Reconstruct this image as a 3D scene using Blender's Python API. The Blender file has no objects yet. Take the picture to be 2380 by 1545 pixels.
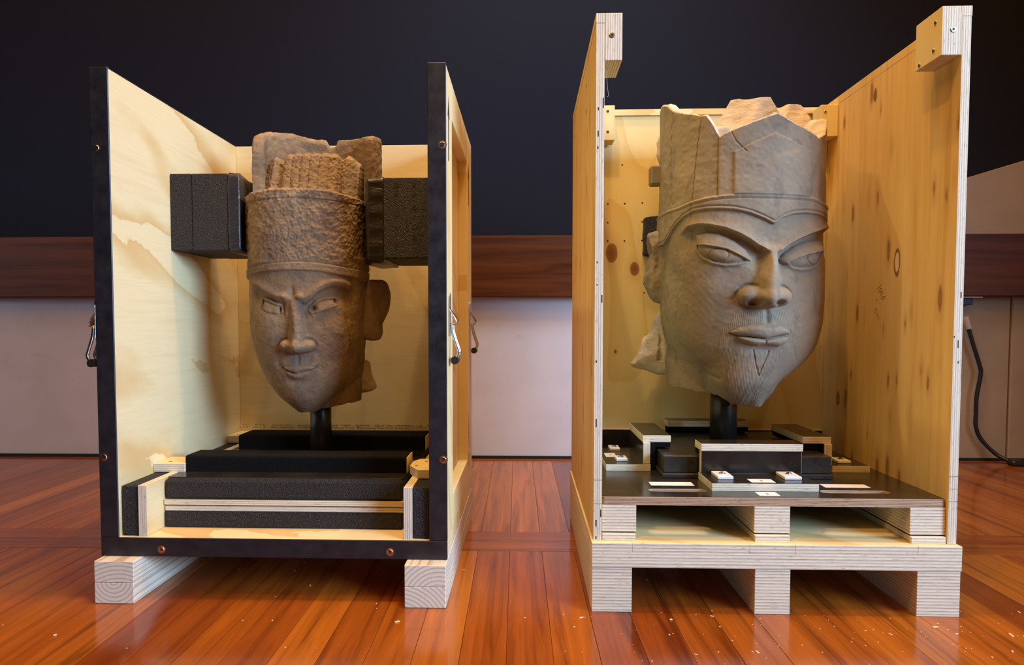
import bpy, bmesh, math, random
import numpy as np
from mathutils import Vector, Matrix, Euler

R = math.radians
SC = bpy.context.scene
COL = SC.collection
random.seed(4)

# ------------------------------------------------------------------ camera
cam_d = bpy.data.cameras.new('camera')
cam = bpy.data.objects.new('camera', cam_d)
COL.objects.link(cam)
cam.location = (0, 0, 0.6)
cam.rotation_euler = (R(90 - 2.5369), 0, 0)
cam_d.sensor_width = 36.0
cam_d.lens = 1595.0 / 2380.0 * 36.0
cam_d.shift_x = 25.0 / 2380.0
cam_d.shift_y = 52.17 / 2380.0
cam_d.clip_start = 0.05
SC.camera = cam

# ------------------------------------------------------------------ light
SC.view_settings.view_transform = 'Standard'
SC.view_settings.look = 'None'
SC.view_settings.gamma = 1.0
SC.view_settings.use_curve_mapping = False
SC.view_settings.exposure = 0.0

world = bpy.data.worlds.new('world')
SC.world = world
world.use_nodes = True
bg = world.node_tree.nodes['Background']
bg.inputs[0].default_value = (0.9, 0.7, 0.55, 1)
bg.inputs[1].default_value = 0.006


def look_at(o, p):
    o.rotation_euler = (Vector(p) - o.location).to_track_quat('-Z', 'Y').to_euler()


def area(name, loc, target, sx, sy, power, col):
    d = bpy.data.lights.new(name, 'AREA')
    d.shape = 'RECTANGLE'
    d.size, d.size_y = sx, sy
    d.energy = power
    d.color = col
    o = bpy.data.objects.new(name, d)
    COL.objects.link(o)
    o.location = loc
    look_at(o, target)
    return o


def spot(name, loc, target, power, col, cone, blend=0.6, radius=0.05):
    d = bpy.data.lights.new(name, 'SPOT')
    d.energy = power
    d.color = col
    d.spot_size = R(cone)
    d.spot_blend = blend
    d.shadow_soft_size = radius
    o = bpy.data.objects.new(name, d)
    COL.objects.link(o)
    o.location = loc
    look_at(o, target)
    return o


WARM = (1.0, 0.60, 0.21)
# daylight window off to the right of the camera
w = area('window_light', (3.35, -1.12, 1.75), (-0.30, 1.55, 0.65), 1.9, 1.6, 39, (0.68, 1.02, 1.55))
w.data.spread = R(70)
# unseen fill light added far left to brighten the wall behind the left crate
w = area('left_wall_fill', (-4.0, 0.9, 1.3), (-1.9, 3.1, 0.35), 0.8, 1.2, 2.2, (0.75, 1.0, 1.35))
w.data.spread = R(70)
# ceiling track spots, warm halogen
spot('ceiling_spot_a', (0.32, 1.40, 3.55), (0.30, 1.50, 0.3), 125, WARM, 74, 0.8, 0.04)
spot('ceiling_spot_b', (-1.55, 1.45, 3.5), (0.19, 1.75, 0.75), 110, (1.0, 0.80, 0.50), 30, 0.8, 0.05)
spot('ceiling_spot_c', (1.0, 1.42, 3.55), (0.75, 1.6, 0.3), 26, WARM, 50, 0.8, 0.04)
spot('ceiling_spot_d', (-0.45, 0.4, 3.55), (-0.45, 1.7, 0.7), 50, WARM, 45, 0.8, 0.04)
spot('ceiling_spot_e', (-0.35, 0.25, 3.55), (0.75, 1.8, 0.7), 100, WARM, 40, 0.8, 0.04)
spot('ceiling_spot_f', (-0.1, 1.55, 3.55), (-0.5, 1.75, 0.8), 99, WARM, 40, 0.8, 0.04)
# added area lights standing in for warm bounce off the unseen ceiling
area('ceiling_bounce_fill', (0, 1.3, 3.8), (0, 1.3001, 0), 4.5, 3.0, 100, (1.0, 0.42, 0.08))
area('ceiling_bounce_fill_front', (0.2, -1.2, 3.8), (0, 1.3, 0.6), 3.5, 2.0, 36, (1.0, 0.42, 0.08))
# unseen soft spot added to brighten the middle of the dark wall
spot('wall_wash_fill', (0.25, 1.9, 3.4), (0.25, 3.05, 0.75), 150, (0.68, 0.90, 1.15), 92, 1.0, 0.3)

# ------------------------------------------------------------------ node helpers


class NB:
    def __init__(s, name):
        s.m = bpy.data.materials.new(name)
        s.m.use_nodes = True
        s.t = s.m.node_tree
        s.b = s.t.nodes['Principled BSDF']
        s._oc = None

    def n(s, typ, **kw):
        nd = s.t.nodes.new(typ)
        for k, v in kw.items():
            setattr(nd, k, v)
        return nd

    def set(s, sock, v):
        if isinstance(v, bpy.types.NodeSocket):
            s.t.links.new(v, sock)
        elif isinstance(v, (tuple, list)) and len(v) == 3 and sock.type == 'RGBA':
            sock.default_value = (*v, 1)
        else:
            sock.default_value = v

    def oc(s):
        if s._oc is None:
            s._oc = s.n('ShaderNodeTexCoord').outputs['Object']
        return s._oc

    def rnd(s):
        return s.n('ShaderNodeObjectInfo').outputs['Random']

    def sep(s, v=None):
        nd = s.n('ShaderNodeSeparateXYZ')
        s.set(nd.inputs[0], v or s.oc())
        return nd.outputs

    def comb(s, x, y, z):
        nd = s.n('ShaderNodeCombineXYZ')
        for i, v in enumerate((x, y, z)):
            s.set(nd.inputs[i], v)
        return nd.outputs[0]

    def ma(s, op, a, b=0.0, c=None, clamp=False):
        nd = s.n('ShaderNodeMath', operation=op)
        nd.use_clamp = clamp
        s.set(nd.inputs[0], a)
        s.set(nd.inputs[1], b)
        if c is not None:
            s.set(nd.inputs[2], c)
        return nd.outputs[0]

    def vscale(s, sc, v=None, off=None):
        nd = s.n('ShaderNodeMapping')
        s.set(nd.inputs['Vector'], v or s.oc())
        nd.inputs['Scale'].default_value = sc
        if off is not None:
            s.set(nd.inputs['Location'], off)
        return nd.outputs[0]

    def noise(s, v, scale=1.0, detail=3.0, rough=0.55, dist=0.0, col=False):
        nd = s.n('ShaderNodeTexNoise')
        s.set(nd.inputs['Vector'], v)
        nd.inputs['Scale'].default_value = scale
        nd.inputs['Detail'].default_value = detail
        nd.inputs['Roughness'].default_value = rough
        nd.inputs['Distortion'].default_value = dist
        return nd.outputs['Color' if col else 'Fac']

    def vor(s, v, scale=1.0, feature='F1', out='Distance', rnd=1.0):
        nd = s.n('ShaderNodeTexVoronoi', feature=feature)
        s.set(nd.inputs['Vector'], v)
        nd.inputs['Scale'].default_value = scale
        nd.inputs['Randomness'].default_value = rnd
        return nd.outputs[out]

    def ramp(s, f, stops, interp='LINEAR'):
        nd = s.n('ShaderNodeValToRGB')
        cr = nd.color_ramp
        cr.interpolation = interp
        while len(cr.elements) < len(stops):
            cr.elements.new(0.5)
        for e, (p, c) in zip(cr.elements, stops):
            e.position = p
            e.color = (*c, 1) if isinstance(c, (tuple, list)) else (c, c, c, 1)
        s.set(nd.inputs[0], f)
        return nd.outputs[0]

    def mix(s, f, a, b, mode='MIX'):
        nd = s.n('ShaderNodeMix', data_type='RGBA', blend_type=mode)
        s.set(nd.inputs[0], f)
        s.set(nd.inputs[6], a)
        s.set(nd.inputs[7], b)
        return nd.outputs[2]

    def maprange(s, f, a, b, c=0.0, d=1.0):
        nd = s.n('ShaderNodeMapRange')
        s.set(nd.inputs[0], f)
        for i, v in enumerate((a, b, c, d)):
            nd.inputs[i + 1].default_value = v
        return nd.outputs[0]

    def bump(s, h, strength=0.3, dist=0.002, normal=None):
        nd = s.n('ShaderNodeBump')
        nd.inputs['Strength'].default_value = strength
        nd.inputs['Distance'].default_value = dist
        s.set(nd.inputs['Height'], h)
        if normal is not None:
            s.set(nd.inputs['Normal'], normal)
        return nd.outputs[0]

    def done(s, col=None, rough=0.6, bump=None, metal=0.0, spec=None, coat=None, sheen=None):
        if col is not None:
            s.set(s.b.inputs['Base Color'], col)
        s.set(s.b.inputs['Roughness'], rough)
        s.set(s.b.inputs['Metallic'], metal)
        if bump is not None:
            s.set(s.b.inputs['Normal'], bump)
        if spec is not None:
            s.set(s.b.inputs['Specular IOR Level'], spec)
        if coat:
            s.b.inputs['Coat Weight'].default_value = coat[0]
            s.b.inputs['Coat Roughness'].default_value = coat[1]
        if sheen:
            s.b.inputs['Sheen Weight'].default_value = sheen
        return s.m


MATS = {}


def M(name, *a):
    k = (name,) + a
    if k not in MATS:
        MATS[k] = globals()['mat_' + name](*a)
    return MATS[k]


AX = {'x': 0, 'y': 1, 'z': 2}


def mat_plain(name, col, rough=0.5, metal=0.0):
    b = NB(name)
    return b.done(col, rough, metal=metal)


def mat_ply_face(g='y', c='z', seed=0.0, tone=0, amt=0.85, figs=5.0):
    """rotary-cut pine plywood face: pale, with tan figure that has one crisp edge"""
    b = NB('plywood_face')
    p = b.sep()
    G, Cc = p[AX[g]], p[AX[c]]
    skew = b.ma('ADD', Cc, b.ma('MULTIPLY', G, 0.35))
    v0 = b.comb(b.ma('MULTIPLY', G, 1.25), b.ma('MULTIPLY', skew, 3.3), seed)
    fine = b.noise(b.comb(b.ma('MULTIPLY', G, 34.0), b.ma('MULTIPLY', Cc, 46.0), seed), 1.0, 5, 0.7)
    n = b.noise(v0, 1.0, 3.0, 0.45)
    n2 = b.ma('ADD', b.ma('MULTIPLY', n, figs), b.ma('MULTIPLY', fine, 0.20))
    saw = b.ma('FRACT', n2)
    fig = b.ramp(saw, [(0.0, 0.0), (0.015, 1.0), (0.13, 0.75), (0.40, 0.0), (1.0, 0.0)])
    grain = b.noise(b.comb(b.ma('MULTIPLY', G, 9.0), b.ma('MULTIPLY', Cc, 330.0), seed), 1.0, 3, 0.6)
    grain2 = b.noise(b.comb(b.ma('MULTIPLY', G, 3.0), b.ma('MULTIPLY', Cc, 60.0), seed), 1.0, 3, 0.6)
    if tone == 0:
        pale, tan, gr = (0.81, 0.69, 0.39), (0.66, 0.43, 0.15), (0.68, 0.52, 0.25)
    else:
        pale, tan, gr = (0.81, 0.68, 0.35), (0.69, 0.48, 0.17), (0.67, 0.51, 0.22)
    col = b.mix(b.ma('MULTIPLY', fig, amt), pale, tan)
    col = b.mix(b.maprange(grain, 0.50, 0.85, 0, 0.5), col, gr)
    col = b.mix(b.maprange(grain2, 0.52, 0.8, 0, 0.45), col, gr)
    spot_ = b.vor(b.comb(b.ma('MULTIPLY', G, 9.0), b.ma('MULTIPLY', Cc, 9.0), seed), 1.0)
    col = b.mix(b.maprange(spot_, 0.012, 0.022, 0.8, 0.0), col, (0.10, 0.07, 0.05))
    return b.done(col, 0.62, b.bump(grain, 0.12, 0.001), spec=0.3)


def mat_ply_knotty(g='z', c='y', seed=0.0):
    """knotty radiata ply, vertical streaks, small dark knots and pale patched plugs"""
    b = NB('plywood_knotty')
    p = b.sep()
    G, Cc = p[AX[g]], p[AX[c]]
    streak = b.noise(b.comb(b.ma('MULTIPLY', G, 1.6), b.ma('MULTIPLY', Cc, 34.0), seed), 1.0, 4, 0.62)
    broad = b.noise(b.comb(b.ma('MULTIPLY', G, 2.0), b.ma('MULTIPLY', Cc, 6.0), seed + 3), 1.0, 2, 0.5)
    fine = b.noise(b.comb(b.ma('MULTIPLY', G, 14.0), b.ma('MULTIPLY', Cc, 420.0), seed), 1.0, 3, 0.6)
    col = b.ramp(streak, [(0.25, (0.58, 0.34, 0.08)), (0.45, (0.76, 0.53, 0.175)), (0.62, (0.81, 0.60, 0.225)), (0.8, (0.84, 0.65, 0.27))])
    col = b.mix(b.maprange(broad, 0.35, 0.7, 0.0, 0.45), col, (0.66, 0.44, 0.18))
    col = b.mix(b.maprange(fine, 0.5, 0.9, 0, 0.4), col, (0.52, 0.34, 0.15))
    wob = b.noise(b.comb(b.ma('MULTIPLY', G, 40.0), b.ma('MULTIPLY', Cc, 40.0), seed), 1.0, 2, 0.5)
    # small knots, long in the grain
    kv = b.comb(b.ma('MULTIPLY', G, 7.5), b.ma('MULTIPLY', Cc, 27.0), seed + 7)
    kd = b.ma('ADD', b.vor(kv, 1.0), b.ma('MULTIPLY', b.ma('SUBTRACT', wob, 0.5), 0.16))
    kr = b.sep(b.vor(kv, 1.0, out='Color'))[0]
    size = b.maprange(kr, 0.2, 1.0, 0.05, 0.22)
    k = b.maprange(b.ma('DIVIDE', kd, b.ma('ADD', size, 0.0001)), 0.75, 1.25, 1.0, 0.0)
    k = b.ma('MULTIPLY', k, b.ma('GREATER_THAN', kr, 0.42))
    halo = b.maprange(b.ma('DIVIDE', kd, b.ma('ADD', size, 0.0001)), 1.0, 2.6, 0.55, 0.0)
    halo = b.ma('MULTIPLY', halo, b.ma('GREATER_THAN', kr, 0.42))
    col = b.mix(halo, col, (0.52, 0.31, 0.11))
    col = b.mix(b.ma('MULTIPLY', k, 0.75), col, (0.27, 0.12, 0.03))
    # patched plugs
    pv = b.comb(b.ma('MULTIPLY', G, 3.1), b.ma('MULTIPLY', Cc, 7.5), seed + 21)
    pd = b.ma('ADD', b.vor(pv, 1.0), b.ma('MULTIPLY', wob, 0.06))
    pr = b.sep(b.vor(pv, 1.0, out='Color'))[1]
    on = b.ma('GREATER_THAN', pr, 0.5)
    col = b.mix(b.ma('MULTIPLY', b.maprange(pd, 0.135, 0.15, 1.0, 0.0), on), col, (0.24, 0.12, 0.04))
    col = b.mix(b.ma('MULTIPLY', b.maprange(pd, 0.105, 0.12, 1.0, 0.0), on), col, (0.82, 0.64, 0.36))
    return b.done(col, 0.58, b.bump(fine, 0.1, 0.001), spec=0.3)


def mat_ply_plain(g='z', c='x', seed=0.0, knots=()):
    """cleaner pale yellow ply with faint long figure; knots = ((c, g, rc, rg), ...)"""
    b = NB('plywood_clear')
    p = b.sep()
    G, Cc = p[AX[g]], p[AX[c]]
    fine = b.noise(b.comb(b.ma('MULTIPLY', G, 12.0), b.ma('MULTIPLY', Cc, 300.0), seed), 1.0, 3, 0.6)
    wob = b.noise(b.comb(b.ma('MULTIPLY', G, 30.0), b.ma('MULTIPLY', Cc, 30.0), seed), 1.0, 3, 0.5)
    v = b.noise(b.comb(b.ma('MULTIPLY', G, 1.3), b.ma('MULTIPLY', Cc, 4.6), seed), 1.0, 1.5, 0.4)
    saw = b.ma('FRACT', b.ma('ADD', b.ma('MULTIPLY', v, 5.2), b.ma('MULTIPLY', wob, 0.09)))
    fig = b.ramp(saw, [(0.0, 0.0), (0.03, 1.0), (0.30, 0.3), (0.5, 0.0), (1.0, 0.0)])
    col = b.mix(b.ma('MULTIPLY', fig, 0.5), (0.82, 0.70, 0.34), (0.68, 0.46, 0.13))
    col = b.mix(b.maprange(fine, 0.5, 0.9, 0, 0.35), col, (0.65, 0.50, 0.20))
    for (kc, kg, rc, rg) in knots:
        dx = b.ma('DIVIDE', b.ma('SUBTRACT', Cc, kc), rc)
        dz = b.ma('DIVIDE', b.ma('SUBTRACT', G, kg), rg)
        d = b.ma('ADD', b.ma('SQRT', b.ma('ADD', b.ma('MULTIPLY', dx, dx), b.ma('MULTIPLY', dz, dz))), b.ma('MULTIPLY', wob, 0.28))
        col = b.mix(b.maprange(d, 1.1, 2.6, 0.55, 0.0), col, (0.66, 0.44, 0.19))
        col = b.mix(b.maprange(d, 1.02, 1.14, 1.0, 0.0), col, (0.33, 0.155, 0.05))
        col = b.mix(b.maprange(d, 0.4, 0.9, 0.75, 0.0), col, (0.22, 0.085, 0.03))
    return b.done(col, 0.6, b.bump(fine, 0.1, 0.001), spec=0.3)


def mat_ply_edge(axis='x', period=0.0046, tone=0, seed=0.0):
    """laminated plywood edge, layers stacked along axis"""
    b = NB('plywood_edge')
    p = b.sep()
    others = [p[i] for i in range(3) if i != AX[axis]]
    A = p[AX[axis]]
    o2 = b.comb(b.ma('MULTIPLY', others[0], 40.0), b.ma('MULTIPLY', others[1], 40.0), b.ma('MULTIPLY', A, 160.0))
    wn = b.noise(o2, 1.0, 3, 0.6)
    t = b.ma('ADD', b.ma('DIVIDE', A, period), b.ma('MULTIPLY', wn, 0.24))
    fr = b.ma('FRACT', t)
    cell = b.n('ShaderNodeTexWhiteNoise', noise_dimensions='1D')
    b.set(cell.inputs['W'], b.ma('ADD', b.ma('FLOOR', t), seed))
    lightc = (0.86, 0.78, 0.58) if tone == 0 else (0.66, 0.47, 0.28)
    darkc = (0.43, 0.35, 0.25) if tone == 0 else (0.10, 0.048, 0.025)
    midc = (0.70, 0.61, 0.44) if tone == 0 else (0.44, 0.29, 0.165)
    ph_ = b.ma('MULTIPLY', cell.outputs[0], 0.22)
    col = b.ramp(b.ma('ADD', fr, ph_), [(0.0, lightc), (0.50, lightc), (0.60, midc), (0.80, midc), (0.92, darkc), (1.0, darkc)])
    var = b.noise(b.comb(b.ma('MULTIPLY', others[0], 22.0), b.ma('MULTIPLY', others[1], 22.0), b.ma('MULTIPLY', b.ma('FLOOR', b.ma('MULTIPLY', t, 2.0)), 3.1)), 1.0, 4, 0.65)
    col = b.mix(b.maprange(var, 0.40, 0.70, 0.0, 0.75), col, midc)
    col = b.mix(b.maprange(var, 0.62, 0.72, 0.0, 0.45), col, darkc)
    fleck = b.noise(b.comb(b.ma('MULTIPLY', others[0], 60.0), b.ma('MULTIPLY', others[1], 60.0), b.ma('MULTIPLY', A, 420.0)), 1.0, 2, 0.5)
    col = b.mix(b.maprange(fleck, 0.64, 0.72, 0.0, 0.6), col, (0.33, 0.24, 0.16) if tone == 0 else (0.08, 0.04, 0.02))
    return b.done(col, 0.75, b.bump(fr, 0.10, 0.0006), spec=0.2)


def mat_pine_timber(seed=0.0, ring=0.0088, warm=0):
    """sawn pine; growth rings around the object's own y axis"""
    b = NB('pine_timber')
    p = b.sep()
    wob = b.noise(b.vscale((9, 1.1, 9)), 1.0, 3, 0.5)
    r = b.ma('SQRT', b.ma('ADD', b.ma('MULTIPLY', p[0], p[0]), b.ma('MULTIPLY', p[2], p[2])))
    t = b.ma('ADD', b.ma('DIVIDE', r, ring), b.ma('MULTIPLY', wob, 0.9))
    fr = b.ma('FRACT', t)
    fine = b.noise(b.vscale((220, 6, 220)), 1.0, 2, 0.6)
    if warm:
        a, d = (0.80, 0.66, 0.44), (0.62, 0.43, 0.22)
    else:
        a, d = (0.76, 0.69, 0.54), (0.50, 0.41, 0.29)
    col = b.ramp(fr, [(0.0, a), (0.55, a), (0.84, d), (0.93, d), (0.97, a)])
    col = b.mix(b.maprange(fine, 0.45, 0.8, 0, 0.3), col, d)
    return b.done(col, 0.7, b.bump(fr, 0.12, 0.001), spec=0.25)


def mat_black_paint():
    b = NB('black_paint')
    n = b.noise(b.vscale((30, 30, 30)), 1.0, 3, 0.6)
    sc = b.noise(b.vscale((160, 20, 60)), 1.0, 2, 0.6)
    col = b.ramp(n, [(0.3, (0.012, 0.012, 0.014)), (0.7, (0.022, 0.021, 0.023))])
    col = b.mix(b.maprange(sc, 0.72, 0.80, 0, 0.25), col, (0.10, 0.09, 0.08))
    return b.done(col, b.maprange(n, 0.3, 0.7, 0.36, 0.5), b.bump(n, 0.05, 0.001))


def mat_foam():
    b = NB('black_foam')
    v = b.vor(b.vscale((520, 520, 520)), 1.0)
    n = b.noise(b.vscale((420, 420, 420)), 1.0, 2, 0.6)
    col = b.ramp(n, [(0.35, (0.010, 0.010, 0.012)), (0.62, (0.030, 0.028, 0.030)), (0.74, (0.13, 0.12, 0.115))])
    return b.done(col, b.maprange(n, 0.3, 0.7, 0.45, 0.8), b.bump(v, 0.9, 0.004), spec=0.4)


def mat_velvet():
    b = NB('black_velvet')
    n = b.noise(b.vscale((260, 260, 260)), 1.0, 3, 0.6)
    col = b.ramp(n, [(0.3, (0.0035, 0.0035, 0.004)), (0.75, (0.011, 0.010, 0.009))])
    return b.done(col, 0.95, b.bump(n, 0.5, 0.002), spec=0.12)


def mat_vinyl():
    b = NB('black_vinyl')
    n = b.noise(b.vscale((26, 26, 60)), 1.0, 4, 0.6, 0.8)
    return b.done((0.028, 0.027, 0.029), 0.36, b.bump(n, 0.55, 0.006))


def mat_bronze_black():
    b = NB('blackened_metal')
    n = b.noise(b.vscale((60, 60, 60)), 1.0, 3, 0.6)
    return b.done((0.022, 0.021, 0.019), b.maprange(n, 0.3, 0.7, 0.24, 0.38), metal=0.0, spec=0.6)


def mat_film_face():
    b = NB('phenolic_film_face')
    n = b.noise(b.vscale((14, 14, 14)), 1.0, 4, 0.6)
    d = b.vor(b.vscale((75, 75, 75)), 1.0)
    col = b.ramp(n, [(0.3, (0.013, 0.011, 0.009)), (0.7, (0.026, 0.021, 0.016))])
    col = b.mix(b.maprange(d, 0.03, 0.06, 0.5, 0), col, (0.4, 0.33, 0.25))
    return b.done(col, b.maprange(n, 0.3, 0.7, 0.15, 0.27), b.bump(n, 0.03, 0.001))


def mat_concrete(warm=0):
    b = NB('painted_concrete')
    big = b.noise(b.vscale((1.6, 1.6, 2.2)), 1.0, 4, 0.6)
    fine = b.noise(b.vscale((40, 40, 40)), 1.0, 3, 0.6)
    sp = b.vor(b.vscale((26, 26, 26)), 1.0)
    if warm:
        col = b.ramp(big, [(0.3, (0.33, 0.265, 0.18)), (0.7, (0.45, 0.365, 0.255))])
    else:
        col = b.ramp(big, [(0.3, (0.57, 0.57, 0.60)), (0.55, (0.67, 0.675, 0.72)), (0.75, (0.72, 0.725, 0.77))])
    col = b.mix(b.maprange(sp, 0.03, 0.07, 0.55, 0), col, (0.18, 0.15, 0.12))
    sm = b.noise(b.vscale((5, 5, 16)), 1.0, 5, 0.7)
    col = b.mix(b.maprange(sm, 0.62, 0.75, 0, 0.35), col, (0.33, 0.29, 0.26))
    return b.done(col, 0.75, b.bump(fine, 0.15, 0.002), spec=0.25)


def mat_beam():
    b = NB('stained_beam')
    v = b.noise(b.vscale((1.6, 8, 34)), 1.0, 5, 0.62, 0.6)
    w = b.noise(b.vscale((0.8, 4, 9)), 1.0, 2, 0.5)
    col = b.ramp(v, [(0.28, (0.040, 0.011, 0.003)), (0.5, (0.100, 0.030, 0.008)), (0.75, (0.15, 0.052, 0.014))])
    col = b.mix(b.maprange(w, 0.4, 0.7, 0, 0.4), col, (0.10, 0.04, 0.018))
    return b.done(col, 0.5, b.bump(v, 0.08, 0.001), spec=0.2)


def mat_navy():
    b = NB('navy_wall_cloth')
    n = b.noise(b.vscale((500, 500, 500)), 1.0, 2, 0.6)
    col = b.ramp(n, [(0.3, (0.0090, 0.0100, 0.0165)), (0.7, (0.0115, 0.0125, 0.0200))])
    return b.done(col, 0.85, b.bump(n, 0.1, 0.001), spec=0.2)


def mat_jarrah():
    b = NB('jarrah_floor_board')
    r = b.rnd()
    off = b.comb(b.ma('MULTIPLY', r, 31.0), b.ma('MULTIPLY', r, 17.0), 0.0)
    g = b.vscale((26, 1.25, 26), off=off)
    v = b.noise(g, 1.0, 5, 0.6, 0.9)
    f = b.noise(b.vscale((170, 5, 170), off=off), 1.0, 3, 0.65)
    base = b.ramp(r, [(0.0, (0.18, 0.036, 0.006)), (0.25, (0.34, 0.094, 0.009)), (0.5, (0.22, 0.047, 0.006)),
                      (0.75, (0.41, 0.128, 0.012)), (1.0, (0.28, 0.068, 0.008))])
    dark = b.mix(1.0, base, (0.42, 0.36, 0.36), 'MULTIPLY')
    lite = b.mix(1.0, base, (1.5, 1.55, 1.5), 'MULTIPLY')
    col = b.mix(b.maprange(v, 0.30, 0.5, 1.0, 0.0), base, dark)
    col = b.mix(b.maprange(v, 0.52, 0.75, 0.0, 0.8), col, lite)
    col = b.mix(b.maprange(f, 0.55, 0.8, 0, 0.45), col, dark)
    sc = b.noise(b.vscale((14, 14, 14)), 1.0, 4, 0.6)
    return b.done(col, b.maprange(sc, 0.3, 0.7, 0.10, 0.19), b.bump(f, 0.03, 0.001), spec=0.5)


def mat_stone(kind=0):
    b = NB('carved_sandstone' if kind == 0 else 'carved_limestone')
    big = b.noise(b.vscale((7, 7, 7)), 1.0, 5, 0.62, 0.4)
    mid = b.noise(b.vscale((34, 34, 34)), 1.0, 4, 0.65)
    fine = b.noise(b.vscale((210, 210, 210)), 1.0, 3, 0.65)
    stn = b.noise(b.vscale((16, 16, 9), off=(3, 1, 5)), 1.0, 3, 0.55, 1.2)
    if kind == 0:
        col = b.ramp(big, [(0.28, (0.170, 0.124, 0.078)), (0.5, (0.272, 0.196, 0.110)), (0.72, (0.350, 0.255, 0.140))])
        col = b.mix(b.maprange(mid, 0.46, 0.70, 0, 0.65), col, (0.150, 0.115, 0.085))
        col = b.mix(b.maprange(stn, 0.53, 0.68, 0, 0.6), col, (0.120, 0.102, 0.088))
        col = b.mix(b.maprange(fine, 0.6, 0.75, 0, 0.35), col, (0.43, 0.335, 0.21))
        h = b.ma('ADD', b.ma('MULTIPLY', mid, 1.0), b.ma('MULTIPLY', fine, 0.45))
        bp = b.bump(h, 0.55, 0.006)
    else:
        col = b.ramp(big, [(0.28, (0.190, 0.161, 0.113)), (0.5, (0.262, 0.221, 0.152)), (0.72, (0.322, 0.270, 0.184))])
        col = b.mix(b.maprange(stn, 0.57, 0.63, 0, 0.42), col, (0.150, 0.130, 0.105))
        col = b.mix(b.maprange(mid, 0.55, 0.78, 0, 0.25), col, (0.40, 0.35, 0.28))
        col = b.mix(b.maprange(fine, 0.62, 0.72, 0, 0.3), col, (0.17, 0.15, 0.13))
        h = b.ma('ADD', b.ma('MULTIPLY', mid, 0.55), b.ma('MULTIPLY', fine, 0.45))
        bp = b.bump(h, 0.28, 0.003)
    return b.done(col, 0.78, bp, spec=0.28)


def mat_broken_stone():
    b = NB('broken_stone_face')
    big = b.noise(b.vscale((14, 14, 30)), 1.0, 5, 0.65, 0.5)
    fine = b.noise(b.vscale((120, 120, 160)), 1.0, 4, 0.65)
    col = b.ramp(big, [(0.3, (0.44, 0.36, 0.24)), (0.5, (0.56, 0.47, 0.33)), (0.7, (0.63, 0.55, 0.41))])
    col = b.mix(b.maprange(fine, 0.6, 0.8, 0, 0.4), col, (0.33, 0.27, 0.20))
    return b.done(col, 0.85, b.bump(b.ma('ADD', big, b.ma('MULTIPLY', fine, 0.4)), 0.6, 0.008), spec=0.2)


def mat_paper(dots=0):
    b = NB('printed_paper')
    col = (0.86, 0.84, 0.79)
    if dots:
        p = b.sep()
        row = b.ma('FRACT', b.ma('MULTIPLY', p[1], 190.0))
        n = b.noise(b.vscale((900, 240, 1)), 1.0, 1, 0.5)
        k = b.ma('MULTIPLY', b.ma('GREATER_THAN', row, 0.5), b.ma('GREATER_THAN', n, 0.5))
        col = b.mix(b.ma('MULTIPLY', k, 0.5), col, (0.35, 0.30, 0.24))
    return b.done(col, 0.6)


# ------------------------------------------------------------------ mesh helpers


def link(name, me, mats, parent=None, smooth=False):
    for m in (mats if isinstance(mats, (list, tuple)) else [mats]):
        me.materials.append(m)
    if smooth:
        for p in me.polygons:
            p.use_smooth = True
    o = bpy.data.objects.new(name, me)
    COL.objects.link(o)
    if parent is not None:
        o.parent = parent
    return o


def thing(name, label, cat, loc=(0, 0, 0), yaw=0.0, group=None):
    o = bpy.data.objects.new(name, None)
    o.empty_display_size = 0.05
    COL.objects.link(o)
    o.location = loc
    o.rotation_euler = (0, 0, R(yaw))
    tag(o, label, cat, group)
    return o


def tag(o, label=None, cat=None, group=None, kind=None):
    if label:
        o['label'] = label
    if cat:
        o['category'] = cat
    if group:
        o['group'] = group
    if kind:
        o['kind'] = kind
    return o


def bm_done(bm, name, mats, parent=None, smooth=False, origin=None):
    me = bpy.data.meshes.new(name)
    if origin is not None:
        bmesh.ops.translate(bm, verts=bm.verts, vec=-Vector(origin))
    bm.normal_update()
    bm.to_mesh(me)
    bm.free()
    o = link(name, me, mats, parent, smooth)
    if origin is not None:
        o.location = origin
    return o


def bm_box(bm, b, bevel=0.0):
    x0, x1, y0, y1, z0, z1 = b
    r = bmesh.ops.create_cube(bm, size=1.0)
    vs = r['verts']
    for v in vs:
        v.co = Vector((x0 + (v.co.x + .5) * (x1 - x0), y0 + (v.co.y + .5) * (y1 - y0), z0 + (v.co.z + .5) * (z1 - z0)))
    if bevel > 0:
        es = list({e for v in vs for e in v.link_edges})
        bmesh.ops.bevel(bm, geom=es, offset=bevel, segments=1, affect='EDGES', profile=0.5)


def box(name, parent, b, mat, bevel=0.0008, thin=None, origin=None):
    """mat: one material, or (face, edge) with thin = axis across the board"""
    bm = bmesh.new()
    bm_box(bm, b, bevel)
    if thin is not None:
        a = AX[thin]
        bm.normal_update()
        for f in bm.faces:
            f.material_index = 0 if abs(f.normal[a]) > 0.8 else 1
    return bm_done(bm, name, mat, parent, origin=origin)


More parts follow.
